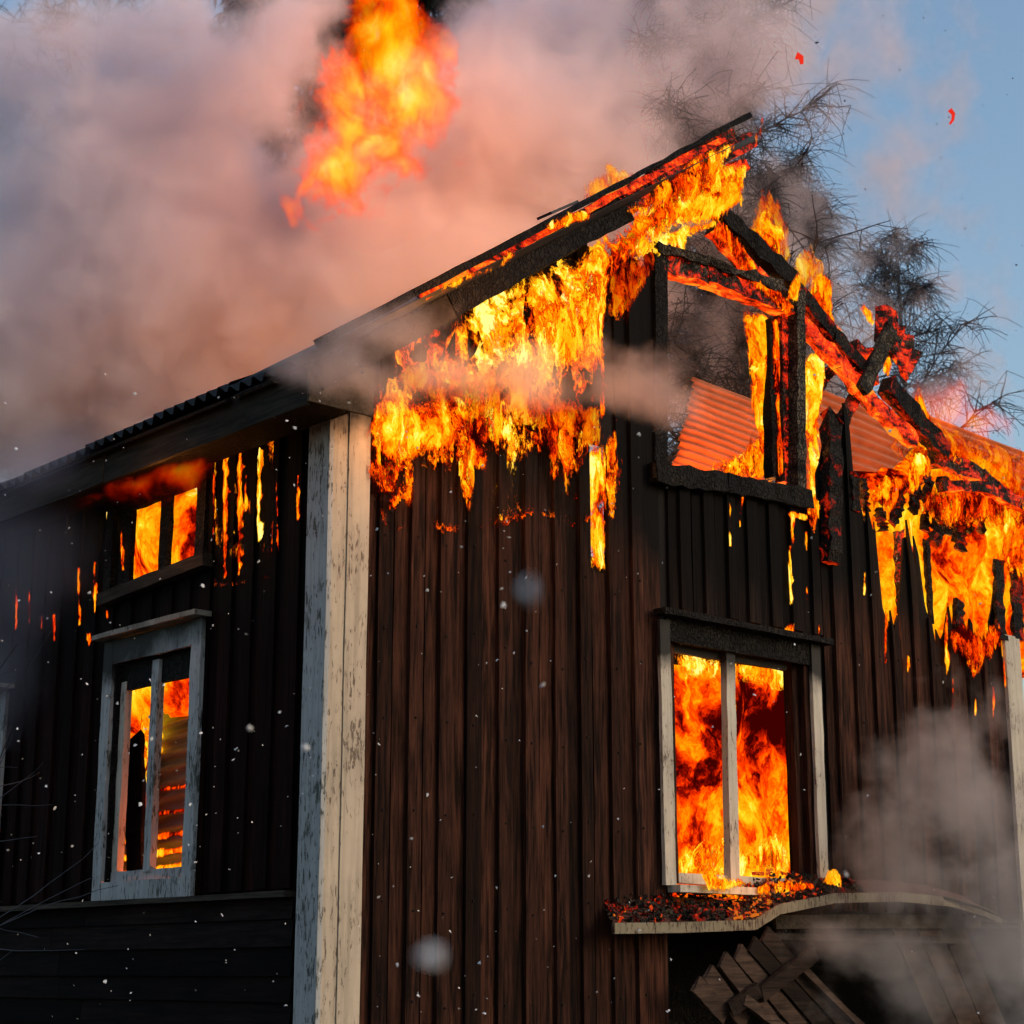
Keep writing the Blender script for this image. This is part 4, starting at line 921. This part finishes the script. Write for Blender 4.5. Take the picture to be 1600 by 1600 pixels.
fire_volume('torn_flame', [bl(590, -30, TD, .34, .4, .40), bl(600, 40, TD, .34, .4, .36), bl(612, 100, TD, .46, .5, .42), bl(665, 100, TD, .30, .4, .30, .8), bl(560, 140, TD, .40, .5, .30, .7), bl(635, 160, TD, .46, .5, .34, .8), bl(590, 215, TD, .50, .5, .36, .75), bl(540, 260, TD, .42, .45, .30, .7), bl(500, 300, TD, .32, .4, .22, .6), bl(695, 88, TD, .22, .3, .16, .8)],
      'great torn flame rising in the smoke high above the roof', nscale=1.5, warp=.8, namp=4.4, soft=.3, glow=3.9, thick=2.6, heat=.09, step=.22, detail=6)
def wb(px, py, x_, rx, ry, rz, w=1.0): return (L(px, py, x_), (rx, ry, rz), w)
fire_volume('eave_flame', [wb(150, 768, -.22, .16, .40, .13, .8), wb(215, 745, -.22, .18, .50, .22, 1.2), wb(280, 735, -.22, .18, .42, .24, 1.2)],
      'dark orange smoky flame rolling under the eave', nscale=3.2, warp=.35, namp=2.4, soft=.5, glow=2.0, thick=2.2, heat=-.24, step=.4, detail=4, stretch=(1, .5, 1))
def gb(px, py, y_, rx, ry, rz, w=1.0): return (G(px, py, y_), (rx, ry, rz), w)
fire_volume('roof_flame', [gb(1475, 640, 1.4, .42, .3, .42, .8), gb(1520, 665, 1.4, .4, .3, .25, .7), gb(1560, 730, 1.2, .7, .3, .3, .8)],
      'faint pinkish flame haze above the right roof edge', nscale=1.6, warp=.5, namp=2.6, soft=.7, glow=2.2, thick=1.0, heat=.05, step=.4, detail=4)

# ------------------------------------------------------------------ added point lamps for firelight, set in, near or in front of flames and smoke
def fire_lamp(name, loc, e, r, col=(1, .36, .08)):
    ld = bpy.data.lights.new(name, 'POINT'); ld.energy = e; ld.shadow_soft_size = r; ld.color = col
    o = bpy.data.objects.new(name, ld); C.objects.link(o); o.location = loc
fire_lamp('gable_fire_light', G(800, 520, -.7), 55, .5)  # stands off the wall, added to warm the boards
fire_lamp('corner_flame_light', G(640, 670, -.35), 5, .15)
fire_lamp('canopy_flame_light', G(1200, 1370, -.4), 3, .1)
fire_lamp('eave_flame_light', L(240, 770, -.45), 9, .2)  # added outside below the eave for more glow
fire_lamp('sheet_fill_light', (.33, 1.85, 2.12), 22, .05, (1, .17, .02))  # added low beside the hanging sheet to light its ribs, no flame here
fire_lamp('corner_board_fill_light', G(1500, 900, -.35), 8, .3)  # added outside the wall to warm the right-hand boards
fire_lamp('right_fire_light', G(1480, 850, .4), 120, .4)
fire_lamp('attic_fire_light', (4.9, .8, 5.3), 330, .4, (1, .30, .06))
fire_lamp('room_fire_light', (3.6, 1.3, 2.8), 120, .4)
fire_lamp('long_wall_room_light', (1.0, 2.1, 3.6), 10, .3)
fire_lamp('torn_flame_light', Q(590, 170, 20.6), 90, 1.0)
fire_lamp('roof_fire_light', (5.0, 3.5, 6.8), 320, .8)
fire_lamp('smoke_fill_light', Q(420, 520, 21.4), 55, 1.2)  # added inside the smoke to give it a warm glow
fire_lamp('smoke_fill_light', Q(760, 380, 21.0), 60, 1.0)  # second lamp added within the plume for its glow

# ------------------------------------------------------------------ trees behind the house
def branch_path(p, d, ln, n, grav, wig, rs):
    pts = [p.copy()]; d = d.normalized()
    for i in range(n):
        d = (d+Vector((rs.uniform(-wig, wig), rs.uniform(-wig, wig), rs.uniform(-wig, wig)+grav))).normalized()
        p = p+d*(ln/n); pts.append(p.copy())
    return pts, d
def birch(x, y, h, seed, label, nb=60, spread=2.6, r0=.22, droop=1.0, subs=3, group='bare trees behind the house', z_lo=.25, twr=.0075, twn=3, low=1.0):
    rs = random.Random(seed); t = empty('bare_tree', (x, y, 0)); tag(t, label, 'tree', group)
    tr = MB(); trunk, _ = branch_path(Vector((0, 0, 0)), Vector((0, 0, 1)), h, 16, .10, .022, rs); tr.tube(trunk, r0, .02, 8)
    tr.build('trunk', M['bark'], t)
    tb = MB()
    for k in range(nb):
        q = z_lo+(1-z_lo)*((k+rs.random())/nb)**.85; q = min(q, .995); i = min(15, int(q*16)); f = q*16-i
        p = trunk[i].lerp(trunk[i+1], f); a = k*2.4+rs.uniform(-.5, .5); up = rs.uniform(.5, 1.5)
        env = math.sin(math.pi*min(1, (q-z_lo)/(1-z_lo)*.86+.14))**.6
        ln = max(.5, spread*env*rs.uniform(.55, 1.2))
        pts, d = branch_path(p, Vector((math.cos(a), math.sin(a), up)), ln, 9, -.045*droop, .24, rs)
        lb = MB(); lb.tube(pts, r0*.26*(1.1-q*.75), .009, 5); lb.build('limb', M['bark'], t)
        for s_ in range(1, 10):
            for rep in range(subs if s_ > 2 else 1):
                ps = pts[s_]; dd = (pts[s_]-pts[s_-1]).normalized()*.6+Vector((rs.uniform(-1, 1), rs.uniform(-1, 1), rs.uniform(-.5, .8)))
                sp, _ = branch_path(ps, dd, ln*rs.uniform(.14, .40), 5, -.05*droop, .20, rs); tb.tube(sp, .012, .005, 3)
                for w_ in range(twn):
                    i2 = rs.randint(1, 5); dd2 = Vector((rs.uniform(-1, 1), rs.uniform(-1, 1), rs.uniform(-.9, .7)))
                    tp, _ = branch_path(sp[i2], dd2, rs.uniform(.15, .50)*(.7+.4*droop), 4, -.13*droop, .20, rs); tb.tube(tp, twr, twr*.5, 3)
    tg = tb.build('twigs', M['bark'], t); tg['kind'] = 'stuff'
    return t
def at(px, t): 
    p = Q(px, 1520, t); return p.x, p.y
bx = at(1195, 19.8); birch(bx[0], bx[1], 15.2, 3, 'tall bare birch rising above the ridge, its crown edge in the blue sky', 130, 1.5, .16, 1.3, 5, twr=.0048, twn=6)
bx = at(1275, 20.6); birch(bx[0], bx[1], 11.0, 8, 'slimmer bare birch with hanging twigs right of the tall one', 100, 1.05, .09, 1.4, 4, twr=.0048, twn=6)
bx = at(1470, 24); birch(bx[0], bx[1], 11.9, 5, 'low bare weeping tree furthest right, behind the broken cross of boards', 30, 1.7, .09, 1.5, 3, z_lo=.45, twr=.0055, twn=5)
bx = at(1130, 20); birch(bx[0], bx[1], 10.6, 9, 'bare tree seen through the attic window opening', 46, 2.2, .2, .3, 3)
bx = at(720, 26); birch(bx[0], bx[1], 15.5, 12, 'bare tree almost lost in smoke beside the torn flame', 40, 2.8, .2, .7, 2)
bx = at(10, 27); birch(bx[0], bx[1], 14.0, 15, 'bare tree at the left picture edge with blue sky between its twigs', 60, 3.4, .2, .3, 3)
bx = at(70, 30); birch(bx[0], bx[1], 20.0, 17, 'tall bare tree whose top fills the upper left corner', 60, 3.8, .24, .3, 3, z_lo=.5)
def spruce(x, y, h, w, seed, label):
    rs = random.Random(seed); t = empty('spruce_tree', (x, y, 0)); tag(t, label, 'tree', 'dark spruces behind the smoke')
    b = MB(); b.tube([Vector((0, 0, 0)), Vector((0, 0, h*.5)), Vector((.05, 0, h))], .22, .03, 7); b.build('trunk', M['bark'], t)
    b = MB()
    n = int(h*9)
    for k in range(n):
        q = k/n; z = h*(.12+.88*q); rr = w*(1-q)**.85+.15
        for a_ in range(7):
            a = rs.uniform(0, 6.283); r1 = rr*rs.uniform(.6, 1.1)
            pts, _ = branch_path(Vector((0, 0, z)), Vector((math.cos(a), math.sin(a), .12)), r1, 4, -.08, .08, rs)
            b.tube(pts, .02, .01, 3)
            for p0, p1 in zip(pts, pts[1:]):
                for _ in range(5):
                    c = p0.lerp(p1, rs.random()); o1 = Vector((rs.uniform(-.28, .28), rs.uniform(-.28, .28), rs.uniform(-.42, .0)))
                    o2 = Vector((-o1.y, o1.x, 0)).normalized()*.05
                    b.add([c-o2, c+o2, c+o1], [(0, 1, 2)])
    o = b.build('crown', M['needle'], t); o['kind'] = 'stuff'
for k, (px, d, h, w, lb) in enumerate([(330, 30, 21.5, 2.8, 'dark spruce top left of centre over the smoke'), (500, 31, 24, 4.6, 'dark spruce beside the left edge of the torn flame'), (600, 33, 25.5, 4.6, 'tall dark spruce straight behind the torn flame'), (700, 31, 22, 4.0, 'dark spruce right of the torn flame')]):
    bx = at(px, d); spruce(bx[0], bx[1], h, w, 40+k, lb)
# bare bush against the long wall, lower left
rs = random.Random(3); bush = empty('bare_bush', (-1.0, 4.3, 0)); tag(bush, 'thin bare bush in front of the long wall, lower left', 'bush')
tb = MB()
for k in range(11):
    d = Vector((rs.uniform(-.3, .2), rs.uniform(-.75, .25), 1)); pts, dd = branch_path(Vector((0, rs.uniform(-.5, .5), 0)), d, rs.uniform(2.6, 4.2), 12, -.03, .13, rs)
    bb = MB(); bb.tube(pts, .014, .004, 5); bb.build('stem', M['bark'], bush)
    for _ in range(14):
        i = rs.randint(4, 11); tp, _ = branch_path(pts[i], Vector((rs.uniform(-.5, .5), rs.uniform(-1, .5), rs.uniform(-.1, .8))), rs.uniform(.3, 1.1), 7, -.03, .18, rs); tb.tube(tp, .005, .002, 3)
tg = tb.build('twigs', M['bark'], bush); tg['kind'] = 'stuff'

# ------------------------------------------------------------------ ash, flakes and burning scraps in the air
rs = random.Random(77)
def flake_mesh(b, c, s_):
    n = 6; u = Vector((rs.uniform(-1, 1), rs.uniform(-1, 1), rs.uniform(-1, 1))).normalized(); w = u.cross(Vector((.3, .5, .8))).normalized(); t = u.cross(w)
    P = [c+u*s_*.25, c-u*s_*.2]+[c+(w*math.cos(a*6.283/n)+t*math.sin(a*6.283/n))*s_*rs.uniform(.35, 1.0)+u*s_*rs.uniform(-.3, .3) for a in range(n)]
    b.add(P, [(0, 2+a, 2+(a+1) % n) for a in range(n)]+[(1, 2+(a+1) % n, 2+a) for a in range(n)])
b = MB(); n = 0
while n < 420:
    px, py = rs.uniform(-40, 1640), rs.uniform(560, 1640); t = rs.uniform(6.5, 11.0)
    p = Q(px, py, t)
    if p.y > -.5 and p.x > -.6: continue
    if px > 600 and rs.random() < .45: continue
    if px > 1000 and rs.random() < .5: continue
    flake_mesh(b, p, rs.choice([.0045, .0055, .0065, .009, .014])*t/9.5); n += 1
for _ in range(5):
    flake_mesh(b, Q(rs.uniform(380, 1500), rs.uniform(800, 1400), rs.uniform(3.2, 4.5)), .009)
tag(b.build('falling_ash', M['ash']), 'pale ash flakes drifting in front of the dark walls', 'ash', kind='stuff')
b = MB()
for _ in range(90):
    px, py = rs.uniform(1150, 1620), rs.uniform(0, 640); t = rs.uniform(9, 12); flake_mesh(b, Q(px, py, t), rs.uniform(.003, .010))
tag(b.build('airborne_soot', M['bark']), 'dark soot specks drifting in the blue sky at right', 'soot', kind='stuff')
b = MB(); flake_mesh(b, Q(1277, 67, 10), .018); tag(b.build('soot_flake', M['bark']), 'biggest dark soot flake high in the blue sky', 'soot flake')
for (px, py, t, s_, lb) in ((828, 927, .80, .0075, 'out of focus pale flake in mid picture'), (674, 1490, .78, .0080, 'out of focus pale flake low on the gable boards')):
    b = MB(); flake_mesh(b, Vector((0, 0, 0)), s_); o = b.build('snowflake', M['ash']); o.location = Q(px, py, t); tag(o, lb, 'flake', 'out of focus flakes')
a = [Q(1484, 171, 10), Q(1490, 178, 10), Q(1489, 187, 10), Q(1484, 194, 10)]
b = MB(); b.tube(a, .014, .006, 5); tag(b.build('glowing_scrap', M['ember']), 'curved thin red glowing scrap falling in the right sky', 'burning scrap', 'burning scraps in the sky')
a = [Q(1244, 87, 10), Q(1252, 90, 10), Q(1253, 100, 10)]
b = MB(); b.tube(a, .022, .010, 5); tag(b.build('glowing_scrap', M['ember']), 'angular red glowing scrap beside the birch top', 'burning scrap', 'burning scraps in the sky')

# ------------------------------------------------------------------ smoke
def bl(px, py, t, rx, ry, rz, w=1.0): return (Q(px, py, t), (rx, ry, rz), w)
def sb(px, py, rx, rz, w=1.0, t=21.5, ry=2.6): return (Q(px, py, t), (rx/131, ry, rz/131), w)
smoke('smoke', [sb(40, 560, 330, 270, 1.5), sb(10, 130, 130, 70, 1.2), sb(250, 400, 310, 330, 1.6), sb(290, 190, 165, 160, 1.4), sb(395, 70, 80, 75, 1.2), sb(200, 80, 110, 120, 1.6), sb(120, 240, 120, 110, 1.3), sb(620, 470, 330, 250, 1.5), sb(530, 360, 160, 150, 1.3), sb(830, 330, 300, 300, 1.4),
                sb(900, 90, 165, 240, 1.2), sb(1030, 130, 210, 320, .85, 22.5), sb(1170, 60, 150, 190, .45, 23), sb(1200, 360, 150, 260, .30, 23), sb(1090, 560, 150, 240, .45, 22.5)],
      2.0, 'huge pinkish grey smoke cloud rolling up behind the roof', color=(.96, .86, .90), nscale=.75, namp=3.0, soft=.5, bias=.10, detail=4, step=1.2, aniso=0)
smoke('smoke', [bl(560, 590, 10.9, .62, .40, .17), bl(700, 580, 11.2, .55, .36, .22), bl(820, 590, 11.6, .55, .35, .20), bl(1000, 600, 12.4, .7, .35, .26), bl(600, 520, 10.9, .6, .35, .22, .7)],
      2.2, 'pink smoke band drifting across the gable flames', color=(.80, .72, .72), nscale=2.6, namp=2.2, soft=.9, detail=4, step=1.0)
smoke('smoke', [bl(1385, 1340, 13.2, .22, .3, .6, 1.6), bl(1410, 1330, 13.3, .45, .35, .75), bl(1500, 1240, 13.8, .8, .5, .8), bl(1560, 1390, 13.6, .6, .45, .5), bl(1400, 1500, 13.3, .9, .4, .5, .8), bl(1580, 1500, 13.5, .6, .5, .8)],
      1.3, 'grey smoke puffing over the porch canopy', color=(.70, .66, .65), nscale=2.2, namp=3.0, bias=.05, soft=.7, detail=4)
smoke('smoke', [bl(40, 860, 13.8, .6, 1.0, .9), bl(60, 720, 13.2, .5, .9, .35, .8), bl(-30, 1050, 13.8, .5, .8, .7, .8)],
      .50, 'dim violet smoke at the left end of the long wall', color=(.66, .62, .72), nscale=1.2, namp=.9, soft=.7, detail=3)
